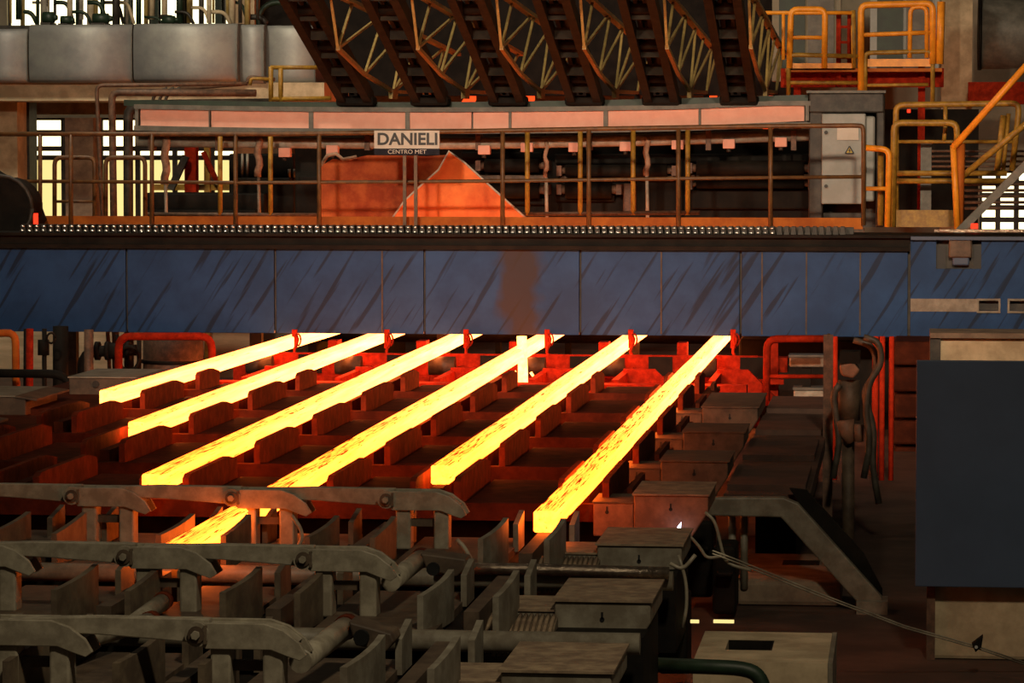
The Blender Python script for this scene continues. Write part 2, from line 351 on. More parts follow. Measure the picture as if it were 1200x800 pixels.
tr.tube([cx + Vector((math.cos(a) * .32, 0, math.sin(a) * .32)) for a in [math.pi * k / 12 for k in range(-2, 15)]], .05, 8)
single('curved_green_pipe', tr, M['green'], 'curved dark green pipe before bright opening left of the ramps', 'pipe')

# pipes at the upper left, before the window
zf = 3.0
pipe_thing('bent_pipe', fil([Vector((P(150, 258, 50).x, P(150, 258, 50).y, ZF)), P(150, 123, 50), P(318, 121, 50)], .2), .075, 'dark', 'thick dark pipe bending from vertical to run above the pink shield', 'pipe')
pipe_thing('bent_pipe', fil([Vector((P(135, 258, 49.6).x, P(135, 258, 49.6).y, ZF)), P(131, 108, 49.6), P(300, 109, 49.6)], .12), .055, 'pipe', 'brown pipe bending right below the silver duct, outer of the pair', 'pipe')
pipe_thing('slanting_pipe', fil([Vector((P(128, 258, 49.2).x, P(128, 258, 49.2).y, ZF)), P(113, 100, 49.2), P(290, 98, 49.2)], .1), .03, 'pipe', 'thin slanting brown pipe crossing the bright window', 'pipe')
pipe_thing('bent_pipe', fil([P(210, 104, 50.4), P(290, 98, 50.4), P(291, 90, 50.4), P(322, 93, 50.4)], .08), .03, 'pipe', 'thin brown pipe stepping up under the duct end', 'pipe')
for i, x in enumerate((178, 186, 193)):
    pipe_thing('cable_loop', fil([P(x, 122, 49.93), P(x + 3, 110, 49.93), P(x + 18, 103, 49.93)], .1), .025, 'hose', 'dark cable drooping over the bent pipe, %s of three' % ('left', 'middle', 'right')[i], 'cable')
# small yellow gate at the left of the ramps
t = thing('yellow_gate', P(323, 124, 47.9), 'small yellow tubular gate standing left of the leftmost ramp', 'gate')
for x in (317.5, 329): obj('post', MB().tube([P(x, 119, 47.9), P(x, 80 if x > 320 else 78, 47.9)], .035), M['yel'], t)
obj('top_bar', MB().tube([P(317, 79, 47.9), P(372, 79, 47.9)], .03), M['yel'], t)
obj('low_bar', MB().tube([P(317, 116, 47.9), P(388, 115, 47.9)], .03), M['yel'], t)
obj('side_bar', MB().tube(fil([P(293, 100, 47.9), P(294, 92, 47.9), P(317, 93, 47.9)], .05), .025), M['yel'], t)

# ------------------------------------------------------------------ machinery behind the walkway
def machine_box(name, x0, y0, x1, y1, Y, d, m, label, ledges=()):
    t = thing(name, P((x0 + x1) / 2, y1, Y), label, 'machine')
    obj('housing', MB().pxbox(x0, y0, x1, y1, Y, d), M[m], t, bevel=.03)
    for k, (a, b, c, e) in enumerate(ledges):
        obj('ledge', MB().pxbox(a, b, c, e, Y - .16, .2), M['pipe' if k % 2 else 'mach'], t, bevel=.02)
    return t
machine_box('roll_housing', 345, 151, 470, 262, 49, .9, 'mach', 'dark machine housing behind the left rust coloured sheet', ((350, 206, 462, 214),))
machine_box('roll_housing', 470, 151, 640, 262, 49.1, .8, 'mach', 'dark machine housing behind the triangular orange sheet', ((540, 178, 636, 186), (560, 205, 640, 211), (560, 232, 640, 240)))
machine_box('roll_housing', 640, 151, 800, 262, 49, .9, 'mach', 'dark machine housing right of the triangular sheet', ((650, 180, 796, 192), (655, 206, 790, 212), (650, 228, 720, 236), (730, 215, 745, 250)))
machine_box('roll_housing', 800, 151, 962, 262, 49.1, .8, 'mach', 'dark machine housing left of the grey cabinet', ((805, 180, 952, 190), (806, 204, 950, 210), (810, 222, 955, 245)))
for i, (x0, x1, y, r) in enumerate(((560, 640, 194, .1), (655, 790, 200, .09), (808, 950, 197, .11), (555, 640, 222, .13), (655, 725, 222, .13), (808, 950, 216, .06))):
    t = thing('guide_roll', P(x0, y, 48.7), 'dark horizontal roll in the machine behind the railing, %s' % ('upper left of triangle tip', 'upper middle one', 'upper right near the cabinet', 'lower left one', 'lower middle one', 'lower right thin one')[i], 'roller', 'rolls behind the railing')
    obj('barrel', MB().tube([P(x0 + 8, y, 48.7), P(x1 - 8, y, 48.7)], r, 14), M['mach'], t)
    for a in (x0, x1): obj('bearing', MB().pxbox(a - 3, y - 6, a + 3, y + 6, 48.6, .5), M['pipe'], t)
    for a, b in ((x0, x0 + 8), (x1 - 8, x1)): obj('journal', MB().tube([P(a, y, 48.7), P(b, y, 48.7)], r * .5, 10), M['pipe'], t)
# vertical red steel column and brace at the left
t = thing('steel_column', P(225, 262, 51), 'dark red steel column with a slanting brace before the window', 'column')
obj('shaft', MB().pxbox(216, 170, 230, 264, 51.25, .2), M['redpipe'], t)
obj('brace', MB().bar(P(218, 183, 51.15), P(200, 222, 51.15), .1), M['dark'], t)
t = thing('yellow_bracing', P(262, 218, 51.7), 'yellow post with a rust slanting brace behind the railing', 'frame')
obj('post', MB().bar(P(243, 170, 51.7), Vector((P(243, 262, 51.7).x, 51.7, ZF)), .09), M['yel'], t)
obj('brace', MB().bar(P(238, 178, 51.6), P(254, 212, 51.6), .07), M['redpipe'], t)
obj('beam', MB().pxbox(180, 216, 300, 223, 51.7, .12), M['yel'], t)
machine_box('control_desk', 168, 226, 310, 264, 50.4, .8, 'mach', 'dark low machine box below the bright window gap', ((170, 246, 300, 250),))
machine_box('hanging_unit', 268, 180, 345, 250, 50.8, .8, 'mach', 'dark machine with small pale rods right of the window', ((275, 208, 340, 213),))
for i, x in enumerate((284, 290, 339, 345)):
    single('pale_rod', MB().tube([P(x, 180 + 18 * (i > 1), 50.78), P(x, 208, 50.78)], .02), M['wpipe'], 'short pale vertical rod before dark machine, %s' % ('left of the near pair', 'right of the near pair', 'left of the far pair', 'right of the far pair')[i], 'rod', 'pale rods')
# lagged hoses hanging from the shield
for i, (x, y0, y1, wd) in enumerate(((194, 160, 216, 10), (303, 160, 207, 9), (640, 166, 208, 5), (758, 160, 206, 7))):
    pts = [P(x + math.sin(k * 1.7) * 1.5, y0 + (y1 - y0) * k / 7, 47.7) for k in range(8)]
    t = thing('lagged_hose', P(x, y1, 47.6), 'wrapped hanging hose under the pink shield, %s' % ('fattest, left before the window', 'second from the left', 'thin, above the triangular sheet', 'rightmost of the four')[i], 'hose', 'hanging hoses')
    obj('lagging', MB().tube(pts, wd * .0058, 9), M['lag'], t)
    obj('rod', MB().tube([P(x, y1, 47.7), P(x + 1, 262, 47.7)], .025), M['wpipe'], t)
# white header pipe and hanging blocks
t = thing('header_pipe', P(550, 180, 47.8), 'long pale horizontal header pipe under the pink shield', 'pipe')
obj('pipe_body', MB().tube([P(160, 165, 47.8), P(350, 167, 47.8), P(550, 168, 47.8), P(750, 164, 47.8), P(948, 158, 47.8)], .085, 10), M['wpipe'], t)
for x in (176, 255, 430, 560, 690, 830, 930): obj('clamp', MB().pxbox(x - 3, 153, x + 3, 176, 47.68, .26), M['pipe'], t)
for i, (x, y) in enumerate(((333, 173), (389, 170), (567, 170), (617, 167), (673, 167), (733, 166), (794, 164), (854, 163), (915, 161))):
    t = thing('terminal_block', P(x, y + 12, 47.5), 'small pinkish block hanging under the header pipe, %s from the left' % ('first', 'second', 'third', 'fourth', 'fifth', 'sixth', 'seventh', 'eighth', 'ninth')[i], 'block', 'blocks under the header pipe')
    obj('block_body', MB().pxbox(x - 7, y, x + 7, y + 11, 47.66, .14), M['pink'], t, bevel=.01)
    obj('gland', MB().tube([P(x, y + 11, 47.73), P(x, y + 15, 47.73)], .03), M['dark'], t)

# pink heat shield girder
Y = 47
def SH(x, dy): # its edges sag slightly to the right
    yt = 122 + (x - 163) * (-.002) + (4.5 * (1 - ((x - 520) / 360.) ** 2) if 160 < x < 950 else 0) - 2 * (x > 800) * (x - 800) / 140
    return P(x, yt + dy, Y)
t = thing('heat_shield', SH(550, 34), 'long pink heat shield board in a grey frame above the railing', 'heat shield')
xs = [163, 246, 365, 478, 554, 598, 710, 820, 944]
def strip(x0, x1, d0, d1, y0, y1):
    n = max(1, int((x1 - x0) / 40)); mb = MB()
    for k in range(n):
        a0 = SH(x0 + (x1 - x0) * k / n, d0); a1 = SH(x0 + (x1 - x0) * k / n, d1); b0 = SH(x0 + (x1 - x0) * (k + 1) / n, d0); b1 = SH(x0 + (x1 - x0) * (k + 1) / n, d1)
        mb.prism([(a1.x, a1.z), (b1.x, b1.z), (b0.x, b0.z), (a0.x, a0.z)], y0, y1)
    return mb
for i in range(8): obj('board', strip(xs[i] + 1.6 - (i in (4,)) , xs[i + 1] - 1.6, 5, 25, Y, Y + .08), M['pink'], t)
obj('top_rail', strip(158, 950, 0, 5.5, Y - .06, Y + .3), M['frame'], t)
obj('bottom_rail', strip(158, 950, 25, 31, Y - .06, Y + .3), M['frame'], t)
obj('backing_plate', strip(160, 948, 3, 28, Y + .085, Y + .12), M['frame'], t)
for x, wd in ((161, 4), (246, 1.0), (365, 5), (478, 5), (598, 3.0), (710, 5), (820, 2), (946, 4)):
    obj('stile', strip(x - wd / 2, x + wd / 2, 5, 25, Y - .05, Y + .08), M['frame'], t)
gb = MB()
for k in range(10):
    x0 = 147 + 80 * k; x1 = x0 + 80
    a0 = P(x0, 117 + .9 * math.sin(k / 10 * 3.14) * 6 - k * .6, 47.4); b0 = P(x1, 117 + .9 * math.sin((k + 1) / 10 * 3.14) * 6 - (k + 1) * .6, 47.4)
    gb.prism([(a0.x, a0.z), (b0.x, b0.z), (b0.x, b0.z - .085), (a0.x, a0.z - .085)], 47.3, 48.2)
single('green_beam', gb, M['green'], 'dark green beam lying along the top of the pink shield', 'beam')

# rust sheets
def sheet(poly, Y, d, label, name='heat_sheet', m='rust'):
    t = thing(name, P(poly[0][0], 262, Y), label, 'metal sheet')
    pp = [(P(x, y, Y).x, P(x, y, Y).z) for x, y in poly]
    obj('sheet', MB().prism(pp, Y, Y + d), M[m], t)
    return t, pp
t, pp = sheet([(375, 264), (374, 196), (390, 186), (402, 188), (430, 182), (470, 182), (500, 183), (528, 181), (512, 215), (490, 240), (480, 264)], 46.4, .03, 'rust orange sheet with ragged upper edge, left of the name board post', m='rustd')
obj('curled_edge', MB().tube([P(x, y, 46.4) for x, y in ((376, 194), (384, 182), (394, 180), (402, 187), (418, 184))], .028, 8), M['lag'], t)
t, pp = sheet([(452, 264), (474, 236), (500, 212), (514, 200), (526, 178), (545, 192), (580, 224), (616, 256), (622, 264)], 46.3, .03, 'triangular bright orange sheet right of the name board post')
obj('bright_edge', MB().tube([P(x, y, 46.29) for x, y in ((460, 255), (474, 235), (500, 211), (514, 199), (526, 177), (545, 191), (580, 223), (616, 255))], .014, 6), M['white'], t)

# grey cabinet in its dark frame
t = thing('cabinet_frame', P(992, 264, 47), 'dark steel frame holding the grey control cabinet', 'frame')
obj('back_plate', MB().pxbox(950, 112, 1034, 266, 47.5, .2), M['dark'], t)
obj('side_post', MB().pxbox(948, 111, 964, 266, 47, .5), M['dark'], t, bevel=.02)
obj('side_post', MB().pxbox(1027, 111, 1036, 266, 47, .5), M['dark'], t, bevel=.02)
obj('top_beam', MB().pxbox(948, 109, 1036, 132, 46.95, .5), M['dark'], t, bevel=.02)
obj('top_sheet', MB().pxbox(945, 106, 1038, 109, 46.9, .7), M['frame'], t)
t = thing('control_cabinet', P(990, 240, 47), 'grey steel control cabinet with a yellow warning triangle', 'cabinet')
obj('body', MB().pxbox(1013, 136, 1025, 236, 46.9, .5), M['cab'], t, bevel=.03)
d = obj('door', MB().pxbox(963, 133, 1014, 239, 46.8, .6), M['cab'], t, bevel=.015)
obj('name_plate', MB().pxbox(981, 149, 1006, 164, 46.77, .04), M['white'], t)
for y in (155, 218): obj('lock', MB().tube([P(968, y, 46.74), P(968, y, 46.82)], .025, 10), M['black'], t)
a = [P(x, y, 46.76) for x, y in ((990, 180), (1001, 180), (995.5, 170.5))]
sg = obj('warning_sign', MB().prism([(p.x, p.z) for p in a], 46.77, 46.8), M['warn'], t); sg['label'] = 'yellow warning triangle with black border'
cen = sum(a, Vector()) / 3
bm_ = MB()
for i in range(3): bm_.bar(a[i] + (cen - a[i]) * .1 + Vector((0, -.0, 0)), a[(i + 1) % 3] + (cen - a[(i + 1) % 3]) * .1, .016, .012, (0, 1, 0))
obj('sign_border', bm_, M['black'], sg)
obj('sign_bolt', MB().prism([((cen + Vector(o)).x, (cen + Vector(o)).z) for o in ((.01, 0, .05), (-.018, 0, .0), (-.002, 0, .0), (-.012, 0, -.04), (.02, 0, .012), (.004, 0, .012))], 46.755, 46.775), M['black'], sg)

# name board
def text(s, name, size, loc, m, parent, bold=0.0, sx=1):
    cu = bpy.data.curves.new(name, 'FONT'); cu.body = s; cu.size = size; cu.align_x = 'CENTER'; cu.align_y = 'CENTER'; cu.extrude = .004; cu.offset = bold
    o = bpy.data.objects.new(name, cu); C.objects.link(o); bpy.context.view_layer.update()
    me = bpy.data.meshes.new_from_object(o.evaluated_get(bpy.context.evaluated_depsgraph_get())); bpy.data.objects.remove(o)
    me.transform(Matrix.Scale(sx, 4, (1, 0, 0))); me.transform(Matrix.Rotation(math.pi / 2, 4, 'X')); off = Vector(parent['_o']); me.transform(Matrix.Translation(Vector(loc) - off))
    me.materials.clear(); me.materials.append(m); o = bpy.data.objects.new(name, me); C.objects.link(o); o.parent = parent; return o
YN = 44.15
t = thing('name_board', P(476, 264, YN), 'white name board with dark capitals on the railing', 'sign')
obj('board', MB().pxbox(438.5, 153, 515, 174, YN, .03), M['white'], t)
obj('lower_strip', MB().pxbox(438.5, 174, 515, 181.5, YN, .03), M['navy'], t)
for x in (474, 487): obj('post', MB().pxbox(x - 2, 153, x + 2, 264, YN + .04, .04), M['rail'], t)
text('DANIELI', 'lettering', .215, P(477.5, 163.5, YN - .004), M['black'], t, .006, 1.02)
text('CENTRO MET', 'small_lettering', .075, P(477, 178, YN - .004), M['white'], t, 0, 1.1)

# ------------------------------------------------------------------ walkway and its railings
Y = 44.4
t = thing('walkway_railing', P(500, 266, Y), 'long brown tubular railing along the walkway above the blue girder', 'railing')
top = [P(x, y, Y) for x, y in ((-20, 157), (150, 157), (330, 157), (500, 154.5), (690, 151), (880, 148), (1005, 147))]
obj('top_rail', MB().tube(fil(top + [P(1012, 148, Y), P(1012, 264, Y)], .12), .03), M['rail'], t)
obj('middle_rail', MB().tube([P(x, y, Y) for x, y in ((-20, 212), (300, 214), (600, 212), (800, 209), (1012, 207))], .024), M['rail'], t)
for x in (47, 83, 178, 276, 374, 589, 690, 795, 903): obj('post', MB().tube([P(x, 158 - x * .009, Y), P(x, 265, Y)], .03), M['rail'], t)
obj('toe_board', MB().pxbox(40, 254, 1011, 267, Y + .05, .02), M['toe'], t)
t = thing('inner_railing', P(550, 250, 46.9), 'yellow brown inner railing posts behind the walkway', 'railing')
for x in (258, 317, 618, 680, 742, 806): obj('post', MB().tube([P(x, 156 - (x > 600) * 4, 46.9), P(x, 252, 46.9)], .034), M['yel'], t)
obj('low_bar', MB().tube([P(170, 251, 46.9), P(372, 252, 46.9)], .03), M['pipe'], t)
obj('low_bar', MB().tube([P(600, 251, 46.9), P(820, 249, 46.9)], .03), M['pipe'], t)
for i, (x0, x1, yt) in enumerate(((64, 111, 184.5), (124, 170, 184.5))):
    single('hoop_rail', MB().tube(fil([P(x0, 264, 45.6), P(x0, yt, 45.6), P(x1, yt, 45.6), P(x1, 264, 45.6)], .1), .032), M['rail'],
           'brown hoop rail before the bright window, %s' % ('left, framing the dark column', 'right, beside the bent pipes')[i], 'railing', 'hoop rails')
single('cross_bar', MB().tube([P(66, 236, 45.6), P(112, 236, 45.6)], .02), M['rail'], 'thin low bar across the left hoop rail', 'bar')
t = thing('walkway', (-5, 44.4, 2.85), 'narrow open grating walkway along the back of the blue girder', 'walkway')
wx0, wx1 = P(30, 266, 44.5).x, P(1012, 266, 44.5).x
obj('bearer', MB().box(wx0, wx1, 44.46, 44.52, 2.86, 2.98), M['pipe'], t); obj('bearer', MB().box(wx0, wx1, 45.52, 45.66, 2.86, 2.98), M['pipe'], t)
g_ = MB()
for k in range(7): g_.box(wx0, wx1, 44.55 + k * .13, 44.56 + k * .13, 2.95, 2.98)
obj('grating', g_, M['pipe'], t, kind='stuff')
for i in range(5):
    x = wx0 + .5 + (wx1 - wx0 - 1) * i / 4; obj('leg', MB().box(x - .08, x + .08, 44.9, 45.05, ZF, 2.86), M['dark'], t)
# red tail lamp and dark drum at the left end
t = thing('cable_reel', P(15, 266, 43.6), 'dark round reel at the left end of the girder', 'reel')
c_ = P(4, 244, 43.4)
obj('drum', MB().tube([c_ + Vector((0, -.15, 0)), c_ + Vector((0, .5, 0))], .40, 20), M['mach'], t)
obj('rim', MB().tube([c_ + Vector((math.cos(a) * .42, -.15, math.sin(a) * .42)) for a in [2 * math.pi * k / 20 for k in range(21)]], .03, 6), M['dark'], t)
obj('shoulder', MB().prism([(P(x, y, 43.7).x, P(x, y, 43.7).z) for x, y in ((-10, 200), (0, 206), (14, 232), (38, 236), (46, 258), (40, 268), (-10, 268))], 43.7, 44.1), M['mach'], t)
single('red_lamp', MB().pxbox(39, 250, 43, 265, 43.35, .08), M['red'], 'small red lamp at the right of the dark reel', 'lamp')

# ------------------------------------------------------------------ blue girder
YG = 42.4
zb = P(530, 391.5, YG).z; zt = P(530, 292, YG).z; zr = P(530, 277, YG).z
t = thing('blue_girder', (-5, YG, zb), 'huge blue panelled girder spanning the picture above the hot billets', 'girder')
gx0, gx1 = P(-60, 340, YG).x, P(1500, 340, YG).x
obj('core', MB().box(gx0, gx1, YG + .06, YG + 1.2, zb + .03, zr), M['dark'], t)
edges = [-60, 148.5, 322.5, 497.5, 680, 868, 1065]
for i in range(6):
    x0 = P(edges[i], 340, YG).x + .014; x1 = P(edges[i + 1], 340, YG).x - .014
    obj('panel', MB().box(x0, x1, YG - .012 * (i % 2), YG + .07, zb, zt), M['blue'], t, bevel=.006)
for x in (448, 775, 893, 945, 1008): # thin weld strips within panels
    a = P(x, 340, YG).x; obj('weld_strip', MB().box(a - .01, a + .01, YG - .02, YG + .02, zb + .02, zt - .02), M['dark'], t)
obj('ledge', MB().box(gx0, P(1066, 340, YG).x, YG - .1, YG + .3, zt, zt + .05), M['mach'], t)
obj('upper_plate', MB().box(gx0, P(1066, 340, YG).x, YG - .02, YG + .2, zt + .05, zr), M['mach'], t)
obj('top_plate', MB().box(gx0, gx1, YG - .12, YG + 1.25, zr, zr + .035), M['mach'], t)
# end panel with bracket cutout and slots
xa, xb = P(1067, 340, YG).x, gx1
e = MB(); yf = YG - .06
zE = P(1130, 281, yf).z; zc = P(1130, 315, yf).z
c0, c1 = P(1097, 300, yf).x, P(1150, 300, yf).x
s0, s1 = P(1147, 357, yf).x, P(1170, 357, yf).x; s2 = P(1183, 357, yf).x; s3 = s2 + (s1 - s0)
v0, v1 = P(1150, 364, yf).z, P(1150, 352, yf).z
for x0, x1, z0, z1 in ((xa, c0, zc, zE), (c1, xb, zc, zE), (xa, xb, v1, zc), (xa, s0, v0, v1), (s1, s2, v0, v1), (s3, xb, v0, v1), (xa, xb, zb, v0)): e.box(x0, x1, yf, YG + .06, z0, z1)
obj('end_panel', e, M['blue'], t)
obj('top_strip', MB().box(xa, xb, yf - .1, YG + .2, zE, P(1130, 277, yf).z), M['bluep'], t)
obj('hanger', MB().pxbox(1112, 280, 1139, 302, yf - .06, .2), M['coverd'], t, bevel=.02)
obj('hanger_tongue', MB().pxbox(1116, 300, 1136, 311, yf - .03, .1), M['bluep'], t, bevel=.02)
for x in (1098, 1141): obj('cutout_back', MB().pxbox(x, 288, x + 10, 315, yf + .05, .02), M['black'], t)
st = obj('tan_stripe', MB().pxbox(1067, 350, 1145, 365, yf - .008, .01), M['cover'], t); st['label'] = 'bare tan stripe on blue end panel'
for a, b in ((s0, s1), (s2, s3)):
    fr = MB(); k = .025
    fr.box(a - k, b + k, yf - .03, yf + .02, v1, v1 + k); fr.box(a - k, b + k, yf - .03, yf + .02, v0 - k, v0); fr.box(a - k, a, yf - .03, yf + .02, v0, v1); fr.box(b, b + k, yf - .03, yf + .02, v0, v1)
    obj('slot_frame', fr, M['cover'], t)
# toothed rack / drag chain along the top
t = thing('drag_chain', P(480, 277, YG), 'dark toothed cable chain with bright pins along the girder top', 'chain')
def bead(mb, c, rx, r):
    vs = []; fs = []
    for a in range(5):
        u = math.pi * a / 4
        for b in range(6):
            v = math.pi * 2 * b / 6; vs.append((c[0] + rx * math.cos(u), c[1] + r * max(math.sin(u), .05) * math.cos(v), c[2] + r * max(math.sin(u), .05) * math.sin(v)))
    for a in range(4):
        for b in range(6): fs.append((a * 6 + b, a * 6 + (b + 1) % 6, a * 6 + 6 + (b + 1) % 6, a * 6 + 6 + b))
    mb.add(vs, fs, True)
te = MB(); pn = MB(); n = 118
for k in range(n):
    x = P(28 + 8.2 * k, 270, YG + .1).x; z = zr + .035
    te.prism([(x - .035, z), (x + .035, z), (x + .022, z + .1), (x - .022, z + .1)], YG + .05, YG + .3)
    if k < 108:
        for zz, yy in ((.075, 0.03), (.02, 0.01)):
            bead(pn, (x, YG + yy, z + zz), .030, .016)
obj('teeth', te, M['dark'], t, kind='stuff'); obj('pins', pn, M['chrome'], t, kind='stuff')
obj('chain_bed', MB().box(P(28, 270, YG).x, P(1000, 270, YG).x, YG + .3, YG + .45, zr + .035, zr + .12), M['dark'], t)
single('bright_rail', MB().pxbox(1095, 269, 1230, 272, YG - .1, .25), M['mill'], 'thin shiny steel rail on the right end of the girder', 'rail')

# ------------------------------------------------------------------ hot billets
BW = .145; ZB = 1.66
SX = [-2.43, -3.54, -4.5, -5.6, -6.75, -7.85]
BIL = [((-2.43, 22.42), (-2.385, 46.0)), ((-3.545, 25.5), (-3.54, 46.0)), ((-4.47, 20.25), (-4.66, 46.0)), ((-5.57, 24.59), (-5.77, 46.0)), ((-6.73, 29.19), (-6.82, 46.0)), ((-7.87, 32.89), (-7.70, 46.0))]
BL = ['glowing hot billet ending beside the cover boxes, rightmost of the six', 'glowing hot billet, second from the right, with a whole square end', 'longest glowing billet, passing under the grey arms to a scaled tip', 'glowing billet, third from the left, with dark flecks near its square end', 'glowing billet, second from the left, ending above the left dark plates', 'shortest glowing billet, leftmost, near the valve pipes']
for i, ((xn, yn), (xf, yf_)) in enumerate(BIL):
    n = 10; mb = MB(); ring = []; c = .012
    rnd = random.Random(i)
    for k in range(n + 1):
        y = yn + (yf_ - yn) * k / n; x = xn + (xf - xn) * k / n + (rnd.uniform(-.006, .006) if 0 < k < n else 0); z0, z1 = ZB - BW, ZB
        ring += [(x + a, y, b) for a, b in ((c, z0), (BW - c, z0), (BW, z0 + c), (BW, z1 - c), (BW - c, z1), (c, z1), (0, z1 - c), (0, z0 + c))]
    fs = [tuple(range(8)), tuple(range(n * 8 + 7, n * 8 - 1, -1))]
    for k in range(n):
        for j in range(8): fs.append((k * 8 + j, (k + 1) * 8 + j, (k + 1) * 8 + (j + 1) % 8, k * 8 + (j + 1) % 8))
    mb.add(ring, fs); single('hot_billet', mb, M['hot'], BL[i], 'billet', 'hot billets on the bed')
FX = [(-7.68, 1), (-6.82, 2), (-5.78, 3), (-3.52, 5), (-2.36, 6)]
for i, (x, k) in enumerate(FX):
    single('hot_billet', MB().box(x, x + BW, 47.0, 56, 1.515, 1.66), M['hotfar'], 'hot billet following on the roller table under the girder, behind the %s billet' % ('leftmost', 'second from left', 'third from left', 'second from right', 'rightmost')[i], 'billet', 'hot billets behind the girder')
t = thing('roller_table', (-5, 47, ZF), 'dark roller table carrying the following billets behind the girder', 'roller table')
for y in (47.6, 50.2, 52.8, 55.4): obj('roller', MB().tube([(-8.2, y, 1.40), (-1.7, y, 1.40)], .115, 12), M['mach'], t)
for x in (-8.3, -1.75): obj('side_frame', MB().box(x, x + .12, 47.2, 55.8, ZF, 1.46), M['mach'], t)
for i in range(6):
    x = P((846, 755, 665, 575, 484, 397)[i], 112, 47).x + .22
    single('hot_strand', MB().bar((x, 46.5, 1.75), (x, 60, 4.92), .15), M['strand'], 'red hot cast strand sloping down behind the shield, %s' % ('rightmost', 'second from right', 'third from right', 'third from left', 'second from left', 'leftmost')[i], 'strand', 'cast strands behind the shield')
t = thing('hot_stub', P(612, 455, 40), 'upright white hot steel stub beside the fourth billet from left', 'billet')
obj('stub', MB().prism([(P(x, y, 40).x, P(x, y, 40).z) for x, y in ((607, 480), (618, 480), (617.5, 440), (616, 394), (605.5, 394), (607, 430))], 40, 40.1), M['hot'], t)
for pts in ([(606, 452), (603, 446), (605, 438), (604, 434)], [(622, 436), (626, 442), (627, 448), (633, 453)]):
    obj('flame_lick', MB().tube([P(x, y, 39.9) for x, y in pts], .02, 6, .006), M['hot'], t)

# ------------------------------------------------------------------ billet bed rows
ZD = 1.42
ROWS = [(16.5, 15.85, 17.5, 0), (19.1, 18.45, 20.2, 0), (21.8, 21.15, 23.0, 0), (24.8, 25.1, 27.0, 1), (27.6, 27.95, 29.9, 1), (30.4, 30.75, 32.7, 1), (33.3, 33.6, 35.5, 1), (36.2, 36.3, 37.5, 1)]
RN = ['nearest deck row at the bottom edge of the picture', 'second nearest deck row under the middle grey arms', 'third nearest deck row under the farthest grey arms', 'deck row at the end of the nearest hot billets', 'deck row second beyond the grey arms', 'deck row third beyond the grey arms', 'deck row fourth beyond the grey arms', 'farthest deck row close to the girder']
for i, (yb, y0, y1, up) in enumerate(ROWS):
    t = thing('billet_deck', (-5, y0, 0), 'dark steel ' + RN[i], 'deck')
    x0, x1 = (-9.3 if up else -8.2), (-2.02 if not up else -2.0)
    if not up: x1 = -1.42
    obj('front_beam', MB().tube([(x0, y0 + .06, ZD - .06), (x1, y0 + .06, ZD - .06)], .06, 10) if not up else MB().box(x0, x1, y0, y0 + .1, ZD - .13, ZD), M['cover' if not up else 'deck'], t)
    for k in range(7):  # a top plate between each two strands
        xl = SX[k] + .30 if k < 6 else x0; xr = SX[k - 1] - .13 if k > 0 else (-1.95 if not up else -2.0)
        if k == 6: xl = x0
        if xr - xl < .05 or (k == 0 and not up): continue
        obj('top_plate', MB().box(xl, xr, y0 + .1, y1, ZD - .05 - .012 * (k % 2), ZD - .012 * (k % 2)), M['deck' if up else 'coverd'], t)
    obj('under_beam', MB().box(x0, x1, y0 + .3, y1 - .3, ZD - .55, ZD - .06), M['mach'], t)
    for xx in (x0 + .5, (x0 + x1) / 2, x1 - .5): obj('leg', MB().box(xx - .15, xx + .15, y0 + .4, y1 - .4, ZF, ZD - .55), M['mach'], t)
    for k in range(6):
        s = SX[k]
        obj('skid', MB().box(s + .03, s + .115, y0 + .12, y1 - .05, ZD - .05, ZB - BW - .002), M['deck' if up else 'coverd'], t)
        if up:
            L_ = 1.9 if y1 - y0 > 1.5 else 1.1; L_ = min(L_, y1 - y0)
            poly = lambda zt_: [(y0 + .02, ZD - .04), (y0 + .02, zt_ - .03), (y0 + .10, zt_), (y0 + L_ - .35, zt_), (y0 + L_, zt_ - .05), (y0 + L_, ZD - .04)]
            # the right-hand plate, then the left-hand one, whose near tip is all one sees past the billet
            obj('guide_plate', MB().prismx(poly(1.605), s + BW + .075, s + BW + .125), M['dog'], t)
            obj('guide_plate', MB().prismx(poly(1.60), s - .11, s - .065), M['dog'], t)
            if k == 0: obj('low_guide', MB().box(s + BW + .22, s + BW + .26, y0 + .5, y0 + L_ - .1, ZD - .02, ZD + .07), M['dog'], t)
        else:
            for sx, tw0 in ((s - .14, -.10), (s + BW + .09, -.05)):
                for ya, L_, h in ((y0 + .12, .62, .25), (y0 + 1.3, .36, .2)):
                    if ya + L_ > y1 + .4: continue
                    mb = MB(); pts = []; tw = tw0 if L_ > .5 else 0
                    nn = 5
                    for q in range(nn + 1):
                        u = q / nn; pts.append((sx + tw * (1 - u) ** 2 * .9, ya + L_ * u, ZD + h * (.72 + .28 * u)))
                    for q in range(nn):
                        (xa_, ya_, za_), (xb_, yb_, zb_) = pts[q], pts[q + 1]
                        v = [(xa_, ya_, ZD - .04), (xa_ + .035, ya_, ZD - .04), (xb_ + .035, yb_, ZD - .04), (xb_, yb_, ZD - .04), (xa_, ya_, za_), (xa_ + .035, ya_, za_), (xb_ + .035, yb_, zb_), (xb_, yb_, zb_)]
                        mb.add(v, [(0, 3, 2, 1), (4, 5, 6, 7), (0, 1, 5, 4), (1, 2, 6, 5), (2, 3, 7, 6), (3, 0, 4, 7)])
                    obj('guide_plate', mb, M['dogf' if k else 'cover'], t)

